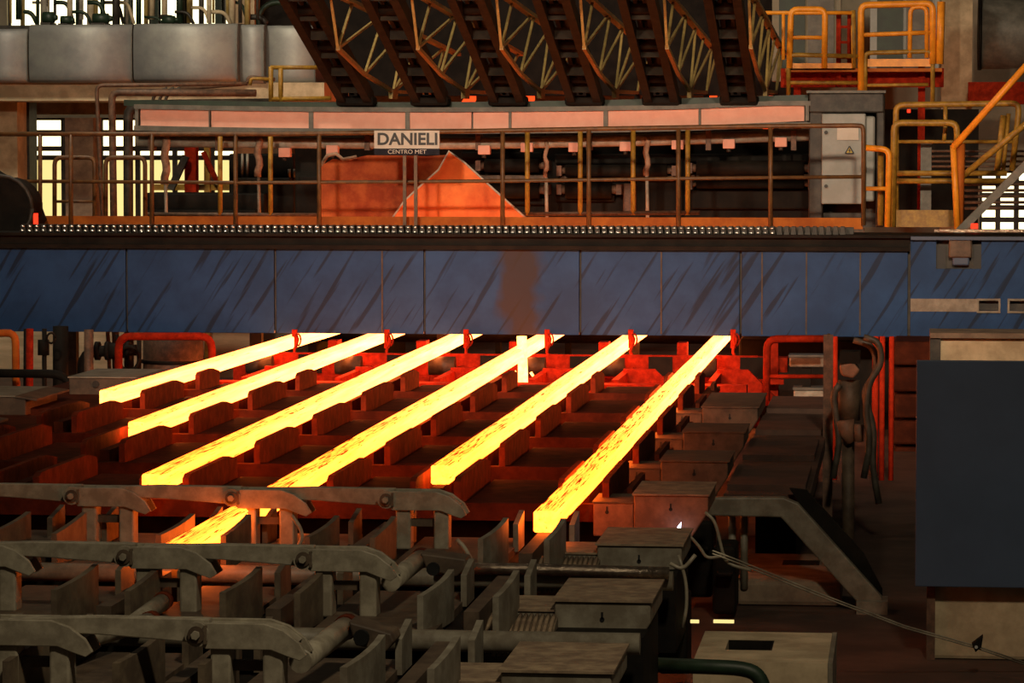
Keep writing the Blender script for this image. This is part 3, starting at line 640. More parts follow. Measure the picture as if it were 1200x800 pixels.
# drive covers at the right end of every row
CN = ['nearest drive cover at the bottom edge', 'drive cover with the clearest ribbed bellows, second nearest', 'drive cover third nearest, just below the pilot flame', 'reddish drive cover beside the end of the rightmost billet', 'drive cover fifth from the camera', 'drive cover sixth from the camera', 'large dark drive cover seventh from the camera']
for i in range(7):
    yb = ROWS[i][0]; near = i < 3
    t = thing('drive_cover', (-1.65, yb, ZD), 'boxy grey ' + CN[i] if i < 3 or i > 3 else 'boxy ' + CN[i], 'machine cover', 'drive covers')
    X0, X1 = -1.95, -1.405; zt_ = 1.52 if i != 3 else 1.535; dp = .95 if i < 6 else 1.9
    hz = .32
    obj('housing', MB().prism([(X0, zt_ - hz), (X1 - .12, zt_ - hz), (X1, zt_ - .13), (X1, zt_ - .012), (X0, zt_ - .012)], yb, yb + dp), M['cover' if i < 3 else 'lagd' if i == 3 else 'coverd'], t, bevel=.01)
    obj('lid', MB().box(X0 - .012, X1 + .012, yb - .015, yb + dp, zt_ - .012, zt_), M['covertop' if i < 4 else 'coverd'], t)
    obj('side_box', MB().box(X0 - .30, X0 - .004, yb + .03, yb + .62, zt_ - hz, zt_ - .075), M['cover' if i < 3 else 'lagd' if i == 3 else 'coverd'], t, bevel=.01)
    obj('side_lid', MB().box(X0 - .31, X0 - .004, yb + .02, yb + .63, zt_ - .075, zt_ - .065), M['covertop' if i < 3 else 'coverd'], t)
    for xx, zz in ((X0 + .27, zt_ - .10), (X0 - .2, zt_ - .13)):
        fr = yb - .004 if xx > X0 else yb + .026
        kh = MB().tube([(xx, fr, zz - .012), (xx, fr + .02, zz - .012)], .014, 10); kh.box(xx - .006, xx + .006, fr, fr + .02, zz - .01, zz + .03)
        obj('keyhole', kh, M['black'], t)
    if near:
        nr = 14; prof = [(yb + .02, zt_ - .10), (yb - .12, zt_ - .12), (yb - .30, zt_ - .17), (yb - .48, zt_ - .26)]
        for q in range(nr):
            xx = X0 - .42 + .032 * q
            obj('bellows_rib', MB().tube([(xx, a, b + .004) for a, b in prof], .013, 6), M['covertop'], t)
        obj('bellows_cloth', MB().prismx(prof + [(yb - .48, zt_ - .3), (yb + .02, zt_ - .3)], X0 - .43, X0 + .02), M['dogf'], t)
        obj('apron_plate', MB().prism([(X0 + .06, ZD - .5), (X1 - .25, ZD - .5), (X1 - .14, ZD - .14), (X0 + .06, ZD - .14)], yb - .5, yb - .02), M['cover'], t)
# wet bar whose scaly top catches the light
single('wet_bar', MB().tube([(-2.9, 21.12, 1.43), (-2.5, 21.12, 1.432), (-1.9, 21.12, 1.425), (-1.44, 21.12, 1.42)], .04, 10), M['mill'], 'shiny scaly bar lying before the third drive cover', 'bar')
# left-hand covers
for i, (y, X0, X1, zt_, lab) in enumerate(((33.4, -9.35, -8.75, 1.56, 'low dark cover box with a pale top left of the leftmost billet end'), (36.2, -9.0, -8.15, 1.56, 'dark slab cover behind the leftmost billet end'), (30.4, -9.4, -8.6, 1.5, 'dark box at the left edge below the cover with the pale top'))):
    t = thing('end_cover', ((X0 + X1) / 2, y, ZD), lab, 'machine cover', 'left end covers')
    obj('housing', MB().box(X0, X1, y, y + 1.3, zt_ - .2, zt_ - .014), M['coverd'], t, bevel=.01)
    obj('lid', MB().prism([(X0 - .01, zt_ - .014), (X1 - .1, zt_ - .014), (X1 - .1, zt_), (X0 - .01, zt_)], y - .02, y + 1.32), M['cover'], t)
    obj('sloped_lip', MB().prism([(X1 - .1, zt_), (X1 + .12, zt_ - .03), (X1 + .12, zt_ - .05), (X1 - .1, zt_ - .02)], y - .02, y + 1.32), M['coverd'], t)
    obj('bolt', MB().tube([(X0 + .3, y - .02, zt_ - .08), (X0 + .3, y + .02, zt_ - .08)], .04, 8), M['dark'], t)

# ------------------------------------------------------------------ grey transfer arms
def arm(bx, y, label):
    t = thing('transfer_arm', (bx, y, ZD), label, 'arm', 'grey transfer arms')
    zt_, zb_ = 1.79, 1.664
    hp = [(bx - .02, zb_ + .05), (bx + .04, zb_), (bx + .36, zb_), (bx + .44, zb_ - .03), (bx + .50, zb_ - .05), (bx + .535, zb_ - .025), (bx + .50, zb_ + .035), (bx + .42, zt_ - .03), (bx + .33, zt_), (bx - .02, zt_)]
    for s in (0, 1): obj('head_plate', MB().prism(hp, y + s * .17, y + s * .17 + .03), M['arm'], t, bevel=.004)
    obj('head_cap', MB().prism([(bx + .0, zt_ - .05), (bx + .32, zt_ - .05), (bx + .40, zt_ - .07), (bx + .47, zb_ + .02), (bx + .485, zb_ + .035), (bx + .41, zt_ - .035), (bx + .325, zt_ - .012), (bx + .0, zt_ - .012)], y + .03, y + .17), M['arm'], t)
    obj('lever_bar', MB().prism([(bx - .95, zt_ - .055), (bx - .95, zt_ + .0), (bx - .5, zt_ + .015), (bx + .05, zt_ + .012), (bx + .05, zb_ + .03), (bx - .02, zb_ + .022), (bx - .45, zt_ - .075)], y + .05, y + .13), M['arm'], t, bevel=.006)
    lg = obj('pivot_lug', MB().tube([(bx, y - .012, zt_ - .055), (bx, y + .06, zt_ - .055)], .06, 16), M['arm'], t)
    obj('washer', MB().tube([(bx, y - .025, zt_ - .055), (bx, y - .01, zt_ - .055)], .042, 14), M['coverd'], lg)
    obj('bolt_head', MB().tube([(bx, y - .05, zt_ - .055), (bx, y - .02, zt_ - .055)], .022, 6), M['arm'], lg)
    obj('lock_plate', MB().box(bx + .035, bx + .05, y - .02, y + .01, zt_ - .10, zt_ - .01), M['dogf'], t)
    for dx in (.06, .315):
        obj('post', MB().box(bx + dx, bx + dx + .10, y + .02, y + .17, ZD - .02, zb_ + .01), M['arm'], t, bevel=.012)
    obj('tie_plate', MB().box(bx + .16, bx + .315, y + .08, y + .12, 1.55, 1.60), M['coverd'], t)
    return t
def arm_copy(src, sb, bx, y, label): return dup(src, (bx - sb[0], y - sb[1], 0), label)
AX = [-3.40, -4.44, -5.53, -6.62]
a0 = arm(-3.40, 22.3, 'grey hooked arm of the farthest row, right one')
A0 = (-3.40, 22.3)
for bx, y, lab in ((-4.44, 22.3, 'grey hooked arm of the farthest row, middle one above the scaled billet tip'), (-5.53, 22.3, 'grey hooked arm of the farthest row, left one at the picture edge'),
                   (-3.38, 19.05, 'grey hooked arm of the middle row, right one with a round tube at its tip'), (-4.42, 19.05, 'grey hooked arm of the middle row, left one'), (-5.48, 19.05, 'grey hooked arm of the middle row, cut by the left picture edge'),
                   (-3.37, 16.05, 'nearest grey hooked arm, right one of the bottom row'), (-4.42, 16.05, 'nearest grey hooked arm, left one of the bottom row'), (-6.62, 22.3, 'grey hooked arm of the farthest row, beyond the left picture edge')):
    arm_copy(a0, A0, bx, y, lab)
# slanting tubes beside the arm tips
def tube_arm(p0, p1, Y0, Y1, r, lab):
    a = P(*p0, Y0); b = P(*p1, Y1); t = thing('slant_tube', a, lab, 'tube', 'slanting tubes')
    obj('tube_body', MB().tube([a, b], r, 14), M['arm'], t); d = (b - a).normalized()
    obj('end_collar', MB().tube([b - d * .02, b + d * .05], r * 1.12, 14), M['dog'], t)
tube_arm((458, 682), (493, 654), 19.2, 20.2, .055, 'short grey tube slanting up from the middle row right arm tip')
tube_arm((352, 775), (405, 735), 16.2, 17.1, .058, 'short grey tube slanting up from the nearest right arm tip')
tube_arm((60, 760), (175, 728), 16.6, 18.0, .05, 'grey tube slanting behind the nearest left arm')
tube_arm((150, 735), (190, 705), 18.2, 19.0, .05, 'grey tube slanting below the middle row left arm')
for i, (pts, Y) in enumerate(((((408, 728), (458, 742), (462, 752), (452, 764), (416, 756)), 16.9), (((492, 648), (545, 655), (548, 664), (535, 676), (500, 668)), 20.0))):
    t = thing('bearing_bracket', P(*pts[0], Y), 'dark bracket plate behind the slanting tube of the %s arm' % ('nearest', 'middle row')[i], 'bracket')
    obj('plate', MB().prism([(P(x, y, Y).x, P(x, y, Y).z) for x, y in pts], Y, Y + .25), M['coverd'], t, bevel=.01)
    c_ = P(pts[0][0] + 16, pts[0][1] + 18, Y); obj('bush', MB().tube([c_ + Vector((0, -.03, 0)), c_ + Vector((0, .02, 0))], .04, 12), M['black'], t)
single('bent_hose', MB().tube(fil([P(342, 604, 22), P(352, 618, 22), P(355, 632, 22), P(343, 648, 22)], .2, 6), .014), M['arm'], 'thin grey hose looping from the farthest row middle arm tip', 'hose')
single('bent_hose', MB().tube(fil([P(535, 632, 21), P(545, 642, 21), P(556, 665, 21)], .2, 6), .016), M['arm'], 'thin grey hose right of the farthest row right arm post', 'hose')

# ------------------------------------------------------------------ frames and guides under the girder
t = thing('billet_guide', (-5, 39, 1), 'red lit cross structure under the girder where the billets come out', 'guide')
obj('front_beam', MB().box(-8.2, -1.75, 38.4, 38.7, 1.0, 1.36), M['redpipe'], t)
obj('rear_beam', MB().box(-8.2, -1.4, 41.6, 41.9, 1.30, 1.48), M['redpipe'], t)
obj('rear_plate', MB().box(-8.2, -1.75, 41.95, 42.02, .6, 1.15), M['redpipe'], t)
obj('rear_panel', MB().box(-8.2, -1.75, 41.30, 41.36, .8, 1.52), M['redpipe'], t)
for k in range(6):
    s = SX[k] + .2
    obj('opening', MB().box(s + .27, s + .56, 41.27, 41.298, 1.27, 1.50), M['mach'], t)  # thin dark plate standing for the shade inside an opening
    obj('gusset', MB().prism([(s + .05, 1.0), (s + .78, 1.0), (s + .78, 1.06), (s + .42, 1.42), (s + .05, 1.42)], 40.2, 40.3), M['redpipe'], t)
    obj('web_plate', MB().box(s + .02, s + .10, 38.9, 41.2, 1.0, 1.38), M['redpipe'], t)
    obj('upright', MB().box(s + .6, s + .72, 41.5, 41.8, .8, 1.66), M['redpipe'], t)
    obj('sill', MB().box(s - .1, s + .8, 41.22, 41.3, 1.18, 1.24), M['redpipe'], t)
    ro = obj('roller', MB().tube([(s - .32, 41.0, 1.39), (s + .0, 41.0, 1.39)], .115, 14), M['dark'], t)
for k in range(6):
    x = (344, 452, 545, 640, 738, 858)[k]
    t = thing('stop_hanger', P(x, 392, 42.2), 'hanging stop with a twisted chain at the far end of the %s billet' % ('leftmost', 'second from left', 'third from left', 'longest', 'second from right', 'rightmost')[k], 'hanger', 'stop hangers')
    obj('link_plate', MB().pxbox(x - 2, 386, x + 4, 408, 42.25, .04), M['redpipe'], t)
    pts = [P(x + 3 + 2.2 * math.sin(q * 1.3), 392 + q * 5.2, 42.15 - q * .02) for q in range(9)]
    obj('chain', MB().tube(pts, .02, 6), M['redpipe'], t)
    obj('loop', MB().tube([P(x + 5 + 3.5 * math.cos(a), 398 + 7 * math.sin(a), 42.15) for a in [2 * math.pi * q / 10 for q in range(11)]], .012, 6), M['redpipe'], t)

# left valve corner
struct('wall_left', MB().box(P(-80, 400, 52).x, P(300, 400, 52).x, 52, 52.2, ZF, 1.95), M['cream'])
pipe_thing('hoop_pipe', fil([P(-20, 392, 39), P(18, 389, 39), Vector((Vector((P(20, 500, 39).x, 39, ZF)).x, 39, ZF))], .12), .045, 'toe', 'orange hoop pipe at the left edge under the girder', 'pipe')
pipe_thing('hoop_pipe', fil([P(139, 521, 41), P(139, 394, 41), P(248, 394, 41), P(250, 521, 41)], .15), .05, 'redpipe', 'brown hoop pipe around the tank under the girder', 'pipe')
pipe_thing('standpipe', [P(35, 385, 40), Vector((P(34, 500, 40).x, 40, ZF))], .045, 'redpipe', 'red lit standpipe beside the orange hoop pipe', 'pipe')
pipe_thing('standpipe', [P(71, 382, 41.6), Vector((P(71, 500, 41.6).x, 41.6, ZF))], .10, 'mach', 'thick black standpipe under the girder at left', 'pipe')
pipe_thing('standpipe', [P(104, 386, 41.4), Vector((P(104, 500, 41.4).x, 41.4, ZF))], .06, 'pipe', 'brown standpipe left of the gate valve', 'pipe')
pipe_thing('standpipe', [P(163, 392, 42), Vector((P(163, 470, 42).x, 42, ZF))], .03, 'mach', 'thin black standpipe right of the gate valve', 'pipe')
pipe_thing('standpipe', [P(30, 385, 40.6), Vector((P(29, 500, 40.6).x, 40.6, ZF))], .025, 'mach', 'thin black standpipe behind the red lit one', 'pipe')
pipe_thing('low_rail_pipe', fil([P(-20, 437, 38.5), P(72, 438, 38.5), P(84, 452, 38.5), P(84, 470, 38.5)], .15), .05, 'mach', 'black horizontal pipe bending down at the left edge', 'pipe')
t = thing('gate_valve', P(130, 440, 42), 'dark gate valve with flanges and hand wheel on a bent pipe', 'valve')
obj('pipe_bend', MB().tube(fil([P(97, 512, 42), P(97, 412, 42), P(160, 410, 42)], .2), .07, 12), M['mach'], t)
for x in (112, 124, 148): obj('flange', MB().tube([P(x, 411, 42), P(x + 5, 411, 42)], .12, 14), M['mach'], t)
obj('valve_body', MB().tube([P(127, 411, 42), P(137, 411, 42), P(147, 411, 42)], .11, 12, .09), M['mach'], t)
obj('stem', MB().tube([P(137, 405, 42), P(137, 392, 42)], .02), M['mach'], t)
c_ = P(151, 420, 41.8)
obj('hand_wheel', MB().tube([c_ + Vector((math.cos(a) * .13, 0, math.sin(a) * .15)) for a in [2 * math.pi * k / 14 for k in range(15)]], .022, 6), M['mach'], t)
t = thing('hanging_valve', P(52, 440, 40.8), 'dark vertical valve body with thin pipe between standpipes', 'valve')
obj('valve_body', MB().tube([P(51, 398, 40.8), P(51, 416, 40.8)], .07, 12), M['mach'], t); obj('stem', MB().tube([P(52, 385, 40.8), P(52, 522, 40.8)], .03), M['mach'], t)
obj('hand_wheel', MB().tube([P(60 + 5 * math.cos(a), 396 + 6 * math.sin(a), 40.7) for a in [2 * math.pi * k / 12 for k in range(13)]], .014, 6), M['mach'], t)
t = thing('round_tank', P(205, 460, 44), 'dark round tank behind the brown hoop pipe', 'tank')
obj('shell', MB().tube([P(203, 492, 44.4), P(203, 380, 44.4)], .40, 24), M['pipe'], t); obj('band', MB().tube([P(203, 425, 44.4), P(203, 421, 44.4)], .42, 24), M['mach'], t)
single('lit_post', MB().pxbox(5, 455, 19, 560, 38, .2), M['redpipe'], 'low red lit block at the left edge', 'block')

# right side under the girder
t = thing('pipe_loop', P(930, 470, 40), 'red lit pipe loop under the girder right of the billets', 'pipe')
obj('loop', MB().tube(fil([P(968, 397, 40), P(899, 397, 40), P(898, 470, 40)], .12), .045), M['redpipe'], t)
obj('low_bar', MB().tube([P(898, 441, 40), P(968, 441, 40)], .025), M['redpipe'], t)
for i, (x0, y0, x1, y1) in enumerate(((925, 417, 966, 430), (930, 455, 966, 468))):
    t = thing('junction_box', P((x0 + x1) / 2, y1, 41), '%s pale box seen through the red lit pipe frame' % ('upper', 'lower')[i], 'box', 'pale boxes')
    obj('box_body', MB().pxbox(x0, y0, x1, y1, 41, .3), M['wpipe'], t, bevel=.02); obj('lid', MB().pxbox(x0 - 1, y0 - 1, x1 + 1, y0 + 2, 40.97, .36), M['frame'], t)
    if i: obj('stand', MB().box(P(940, 460, 41).x, P(950, 460, 41).x, 41.05, 41.2, ZF, P(945, 432, 41).z), M['mach'], t)
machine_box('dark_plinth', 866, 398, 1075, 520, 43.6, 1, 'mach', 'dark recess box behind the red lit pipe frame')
# dark bed to the right of the covers
t = thing('side_bed', (-1.0, 26.7, ZF), 'low dark steel bed right of the drive covers', 'bed')
obj('bed_plate', MB().box(-1.395, -.72, 26.75, 37, 1.22, 1.34), M['bed'], t)
obj('bed_body', MB().box(-1.25, -.9, 29.2, 36.8, ZF, 1.22), M['mach'], t)
for y in (27.0, 29.6, 32.2, 34.8): obj('plate_step', MB().box(-1.38, -.76, y, y + 1.7, 1.34, 1.39), M['bed'], t)
# columns and pipes
t = thing('steel_post', P(970, 640, 32), 'dark brown steel post right of the pipe frame', 'post')
obj('flange', MB().pxbox(965, 392, 975, 660, 32, .02), M['pipe'], t); obj('web', MB().pxbox(969, 392, 971, 660, 32.02, .2), M['pipe'], t); obj('rear_flange', MB().pxbox(965, 392, 975, 660, 32.22, .02), M['pipe'], t)
for i, (x, y1, r, lab) in enumerate(((979, 510, .026, 'left one beside the steel post'), (1026, 470, .035, 'behind the black hoses'), (1034, 500, .03, 'middle one'), (1045, 600, .028, 'rightmost, longest'))):
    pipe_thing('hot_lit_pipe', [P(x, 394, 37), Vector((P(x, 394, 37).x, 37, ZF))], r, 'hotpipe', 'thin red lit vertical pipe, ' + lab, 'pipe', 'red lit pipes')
t = thing('hydraulic_cylinder', P(995, 650, 31.5), 'grey vertical cylinder with clamps right of the steel post', 'cylinder')
obj('barrel', MB().tube([P(995, 445, 31.5), P(995, 492, 31.5)], .10, 14), M['coverd'], t)
obj('rod', MB().tube([P(994, 515, 31.5), P(994, 690, 31.5)], .06, 12), M['coverd'], t)
obj('upper_clamp', MB().prism([(P(x, y, 31.3).x, P(x, y, 31.3).z) for x, y in ((983, 428), (1000, 424), (1008, 434), (1000, 444), (986, 440))], 31.3, 31.6), M['lagd'], t, bevel=.02)
obj('lower_clamp', MB().tube([P(990, 492, 31.4), P(992, 508, 31.4), P(998, 518, 31.4)], .09, 10, .05), M['lagd'], t)
obj('side_valve', MB().tube([P(1007, 497, 31.3), P(1006, 517, 31.3)], .045, 10), M['lagd'], t)
obj('cap', MB().pxbox(984, 412, 1008, 426, 31.3, .3), M['mach'], t)
for i, pts in enumerate((((1012, 395), (1030, 400), (1034, 425), (1018, 448), (1014, 480), (1020, 520), (1012, 560)), ((1000, 398), (1024, 405), (1028, 435), (1010, 460), (1025, 500), (1022, 545), (1030, 590)), ((984, 450), (976, 462), (980, 490), (984, 520), (976, 560)))):
    single('black_hose', MB().tube(fil([P(x, y, 31 + .2 * i) for x, y in pts], .3, 5), .03, 8), M['hose'], 'black hose looping beside the grey cylinder, %s' % ('outermost', 'inner', 'left of it')[i], 'hose', 'black hoses')
t = thing('slab_stack', P(1062, 600, 40), 'stack of dark horizontal slabs left of the large blue guard', 'stack')
for k in range(7): obj('slab', MB().pxbox(1048 - 3 * (k % 2), 400 + k * 31, 1104, 428 + k * 31, 40.5 - .02 * (k % 2), 1.2), M['deck'], t, bevel=.03)
t = thing('concrete_lintel', P(1150, 420, 38), 'pale concrete lintel under the right end of the girder', 'beam')
obj('lintel', MB().pxbox(1101, 397, 1420, 440, 38, .8), M['conc'], t, bevel=.02); obj('end_plate', MB().pxbox(1090, 395, 1102, 440, 37.95, .8), M['dark'], t); obj('top_plate', MB().pxbox(1090, 391, 1420, 397, 37.9, .9), M['concd'], t)
t = thing('blue_guard', P(1140, 690, 24), 'large plain blue guard panel at the right edge', 'panel')
a = P(1074, 422, 24); b = P(1230, 692, 24); z_ = [P(1074, 422, 24).z, P(1074, 687, 24).z]
obj('sheet', MB().box(a.x, b.x, 24, 24.04, z_[1], z_[0]), M['bluep'], t, bevel=.006)
obj('back_frame', MB().box(a.x + .05, b.x, 24.04, 24.15, z_[1] + .05, z_[0] - .05), M['dark'], t)
t = thing('concrete_pier', P(1150, 770, 24.2), 'pale concrete pier carrying the large blue guard', 'pier')
a = P(1091, 690, 24.16); obj('pier_body', MB().box(a.x, a.x + 1.6, 24.16, 25.4, ZF, 1.25), M['conc'], t, bevel=.03)
obj('steel_edge', MB().box(a.x - .03, a.x + .03, 24.13, 24.25, ZF, 1.25), M['pipe'], t)

# knee-braced leg
t = thing('knee_leg', P(1030, 712, 26.5), 'grey cranked beam leg running down to the floor', 'leg')
YL = 26.5
poly = [(828, 583), (918, 583), (935, 590), (1034, 700), (1034, 712), (1010, 712), (915, 606), (828, 604)]
obj('front_beam', MB().prism([(P(x, y, YL).x, P(x, y, YL).z) for x, y in poly], YL, YL + .12), M['cover'], t, bevel=.012)
poly = [(925, 572), (945, 574), (1012, 648), (1034, 690), (1034, 706), (1014, 706)]
obj('rear_beam', MB().prism([(P(x, y, YL + .14).x, P(x, y, YL + .14).z) for x, y in poly], YL + .14, YL + .2), M['mach'], t)
fx = P(1022, 706, YL)
obj('foot_plate', MB().box(fx.x - .12, fx.x + .12, YL - .1, YL + .25, ZF, fx.z + .02), M['cover'], t)
for x in (858, 872): obj('hanger_rod', MB().tube([P(x, 604, YL + .3), P(x, 690, YL + .3)], .03), M['cover'], t)
# concrete blocks
t = thing('concrete_block', P(925, 720, 27), 'dirty concrete block under the cranked leg', 'block')
a = PZ(865, 718, 0); b0 = P(862, 690, 26.8); b1 = P(986, 690, 26.8); zt_ = P(920, 680, 26.8).z
obj('block_body', MB().box(b0.x, b1.x, 26.8, 28.6, ZF, zt_), M['concd'], t, bevel=.04)
obj('pocket', MB().box(b1.x - .5, b1.x - .2, 27.8, 28.1, zt_ - .05, zt_ + .004), M['mach'], t)
t = thing('slotted_block', P(890, 800, 20.6), 'concrete block with a rectangular pocket in its top, bottom right', 'block')
YS = 20.6; x0, x1 = P(812, 770, YS).x, P(970, 770, YS).x; zt_ = P(890, 776, YS).z; y1 = 21.9
p0, p1, q0, q1 = x0 + .17, x0 + .46, YS + .5, YS + .95
mb = MB().box(x0, x1, YS, q0, ZF, zt_); mb.box(x0, x1, q1, y1, ZF, zt_); mb.box(x0, p0, q0, q1, ZF, zt_); mb.box(p1, x1, q0, q1, ZF, zt_); mb.box(p0, p1, q0, q1, ZF, zt_ - .32)
obj('block_body', mb, M['conc'], t)
obj('pocket_shade', MB().box(p0, p1, q1 - .012, q1 - .002, zt_ - .3, zt_ - .004).box(p1 - .012, p1 - .002, q0, q1, zt_ - .3, zt_ - .004), M['mach'], t)  # dark sheets painting shade on the pocket's far and right walls
obj('steel_edge', MB().box(x1 + .002, x1 + .03, YS - .01, y1, ZF, zt_ + .005), M['cover'], t)
single('green_pipe', MB().tube(fil([P(750, 778, 20), P(880, 783, 20), P(895, 800, 20), P(898, 840, 20)], .15, 5), .045, 10), M['green'], 'dark green pipe bending down before the slotted block', 'pipe')
# wire ropes with clip
for i in (0, 1):
    pts = [P(835, 645 + 3.5 * i, 22.4), P(862, 655 + 3.5 * i, 22.5), P(960, 695 + 3 * i, 22.8), P(1060, 733 + 2.5 * i, 23.1), P(1145, 757 + 2.5 * i, 23.4), P(1210, 779 + 2.5 * i, 23.6)]
    single('wire_rope', MB().tube(pts, .0055, 6), M['cable'], '%s thin wire rope stretched towards the bottom right corner' % ('upper', 'lower')[i], 'rope', 'wire ropes')
t = thing('rope_clip', P(1145, 757, 23.4), 'small steel clip on the wire ropes at bottom right', 'clip')
obj('clip_body', MB().prism([(P(x, y, 23.4).x, P(x, y, 23.4).z) for x, y in ((1139, 754), (1152, 744), (1150, 757), (1143, 763))], 23.36, 23.46), M['mach'], t); obj('clip_bolt', MB().tube([P(1144, 758, 23.33), P(1144, 758, 23.37)], .012), M['chrome'], t)
# hoses, bits and flame at the right end of the covers
t = thing('pilot_flame', P(793, 628, 23.2), 'small white blue gas flame on the reddish drive cover corner', 'flame')
obj('flame', MB().prism([(P(x, y, 24.68).x, P(x, y, 24.68).z) for x, y in ((792, 626), (797, 625), (798, 612), (794, 617))], 24.68, 24.72), M['gas'], t)
obj('nozzle', MB().tube([P(786, 628, 24.78), P(803, 628, 24.78)], .03, 8), M['mach'], t)
for i, pts in enumerate((((826, 600), (838, 610), (845, 640), (850, 660), (880, 668)), ((795, 650), (804, 680), (805, 710), (800, 735)), ((800, 620), (820, 640), (828, 655), (850, 650)), ((742, 740), (748, 760), (748, 800)), ((785, 660), (800, 668), (815, 650)))):
    single('thin_hose', MB().tube(fil([P(x, y, 22.5 - i * .8 if i != 2 else 23) for x, y in pts], .2, 5), .012, 6), M['arm'], 'thin pale hose at the right end of the drive covers, %s' % ('highest one', 'middle hanging one', 'near the flame', 'lowest one', 'short loop')[i], 'hose', 'thin hoses')
for i, (x0, y0, x1, y1, Y) in enumerate(((800, 610, 835, 700, 26.5), (770, 700, 805, 790, 22.5), (835, 640, 862, 720, 26))):
    machine_box('valve_stand', x0, y0, x1, y1, Y, .5, 'mach', 'black valve stand at the right of the drive covers, %s' % ('upper', 'lowest', 'right')[i], ((x0 + 4, y0 + 30, x1 - 4, y0 + 36),))
for i, (x, y, w_) in enumerate(((814, 728, 10), (848, 728, 24), (791, 752, 6))):
    single('gap_lamp', MB().pxbox(x - w_ / 2, y - 1.5, x + w_ / 2, y + 2, 22.4, .03), M['wcream'], 'small yellow light gleaming low between stands, %s' % ('left short one', 'long flat one', 'lowest one')[i], 'lamp')

# ------------------------------------------------------------------ dark ramps above
tn = .273
def zr_(Y, off=0): return 4.72 + off + tn * (47 - Y)
RX_ = [P(x, 112, 47).x for x in (397, 484, 575, 665, 755, 846)]
ORD = ['leftmost', 'second from left', 'third from left', 'third from right', 'second from right', 'rightmost']
r0 = None
for i, x in enumerate(RX_):
    lab = 'dark sloping ladder ramp above the pink shield, ' + ORD[i]
    if r0 is None:
        t = thing('sloping_ramp', (x, 47, 4.72), lab, 'ramp', 'dark sloping ramps'); r0 = (t, x)
        for s in (0, .36): obj('side_chord', MB().bar((x + s + .06, 47.1, zr_(47.1)), (x + s + .06, 40.5, zr_(40.5)), .11, .2), M['ramp'], t)
        for s in (.18, .30): obj('inner_bar', MB().bar((x + s, 47.1, zr_(47.1, .1)), (x + s, 40.5, zr_(40.5, .1)), .05, .08), M['ramp'], t)
        for k in range(8): y = 46.5 - k * .8; obj('rung', MB().box(x + .06, x + .42, y, y + .16, zr_(y) - .08, zr_(y) + .07), M['ramp'], t)
        for k in range(4): y = 46.2 - k * 1.5; obj('roller', MB().tube([(x + .1, y, zr_(y) + .06), (x + .40, y, zr_(y) + .06)], .1, 12), M['mach'], t)
        obj('shoe', MB().box(x - .03, x + .5, 46.9, 47.28, 4.60, 4.74), M['mach'], t, bevel=.04)
        obj('deck_plate', MB().prismx([(46.4, zr_(46.4, .16)), (43.4, zr_(43.4, .16)), (43.4, zr_(43.4, .19)), (46.4, zr_(46.4, .19))], x + .12, x + .38), M['mach'], t)
        obj('push_rod', MB().bar((x + .30, 47.2, 4.72), (x + .36, 42.0, zr_(42.0, .3)), .08), M['ramp'], t)
    else: dup(r0[0], (x - r0[1], 0, 0), lab)
# pale lattice trusses right of every ramp
LXs = [P(x, 112, 47).x for x in (472, 566, 625, 712, 798, 890)]
l0 = None
LXs = [RX_[i] + .54 for i in range(6)]
for i, x in enumerate(LXs):
    lab = 'pale yellow triangular lattice truss beside the dark ramp, ' + ORD[i]
    if l0 is None:
        t = thing('lattice_truss', (x, 47, 4.7), lab, 'truss', 'lattice trusses'); l0 = (t, x)
        T_ = lambda u: Vector((x, 57 - 12.1 * u, 5.48 + .47 * u))
        N_ = [Vector((x, 52.5, 4.86)), Vector((x, 48.5, 4.82)), Vector((x, 45.9, 5.02)), Vector((x, 43.7, 5.31))]
        obj('top_chord', MB().bar(T_(.11), T_(1.25), .10, .05), M['olive'], t)
        for q in range(3): obj('bottom_chord', MB().bar(N_[q], N_[q + 1], .05), M['olive'], t)
        for q, u in ((0, .14), (0, .25), (1, .25), (1, .43), (1, .6), (2, .6), (2, .78), (3, .8), (3, 1.0), (3, 1.15)):
            obj('lacing_bar', MB().bar(N_[q], T_(u), .034), M['olive'], t)
        obj('node_plate', MB().box(x - .03, x + .03, 48.25, 48.75, 4.72, 4.86), M['olive'], t)
        obj('foot_post', MB().box(x - .04, x + .04, 52.4, 52.6, ZF, 4.84), M['mach'], t)
    else: dup(l0[0], (x - l0[1], 0, 0), lab)
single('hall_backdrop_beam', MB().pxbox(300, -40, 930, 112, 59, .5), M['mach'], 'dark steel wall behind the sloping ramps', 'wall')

# ------------------------------------------------------------------ orange platform at the upper right
Y = 49
t = thing('orange_platform', P(1010, 112, Y), 'raised orange railed platform at the upper right', 'platform')
def rt(pts, r, m, name='rail', Y=Y): return obj(name, MB().tube(fil([P(a, b, Y) for a, b in pts], .1), r * .82), M[m], t)
rt([(925, 80), (927, 11), (967, 11), (966, 80)], .055, 'ora', 'hoop')
rt([(927, 44), (966, 44)], .035, 'ora')
rt([(893, 15), (1001, 15)], .035, 'ora'); rt([(918, 15), (918, 70)], .03, 'ora', 'post')
obj('deck_edge', MB().pxbox(926, 74, 1002, 82, Y, .05), M['ora'], t); obj('deck_edge', MB().pxbox(1014, 69, 1092, 78, Y, .05), M['ora'], t)
rt([(1001, 80), (1000, 12)], .04, 'yel', 'post'); rt([(1000, 80), (999, 30)], .03, 'ora', 'post')
rt([(1009, 106), (1009, 6), (1093, 4), (1093, 75)], .06, 'ora', 'hoop'); rt([(1009, 41), (1093, 38)], .04, 'ora')
rt([(1066, 68), (1067, 8), (1086, 8), (1086, 68)], .04, 'ora', 'hoop')
rt([(1101, 75), (1103, 2)], .07, 'ora', 'post')
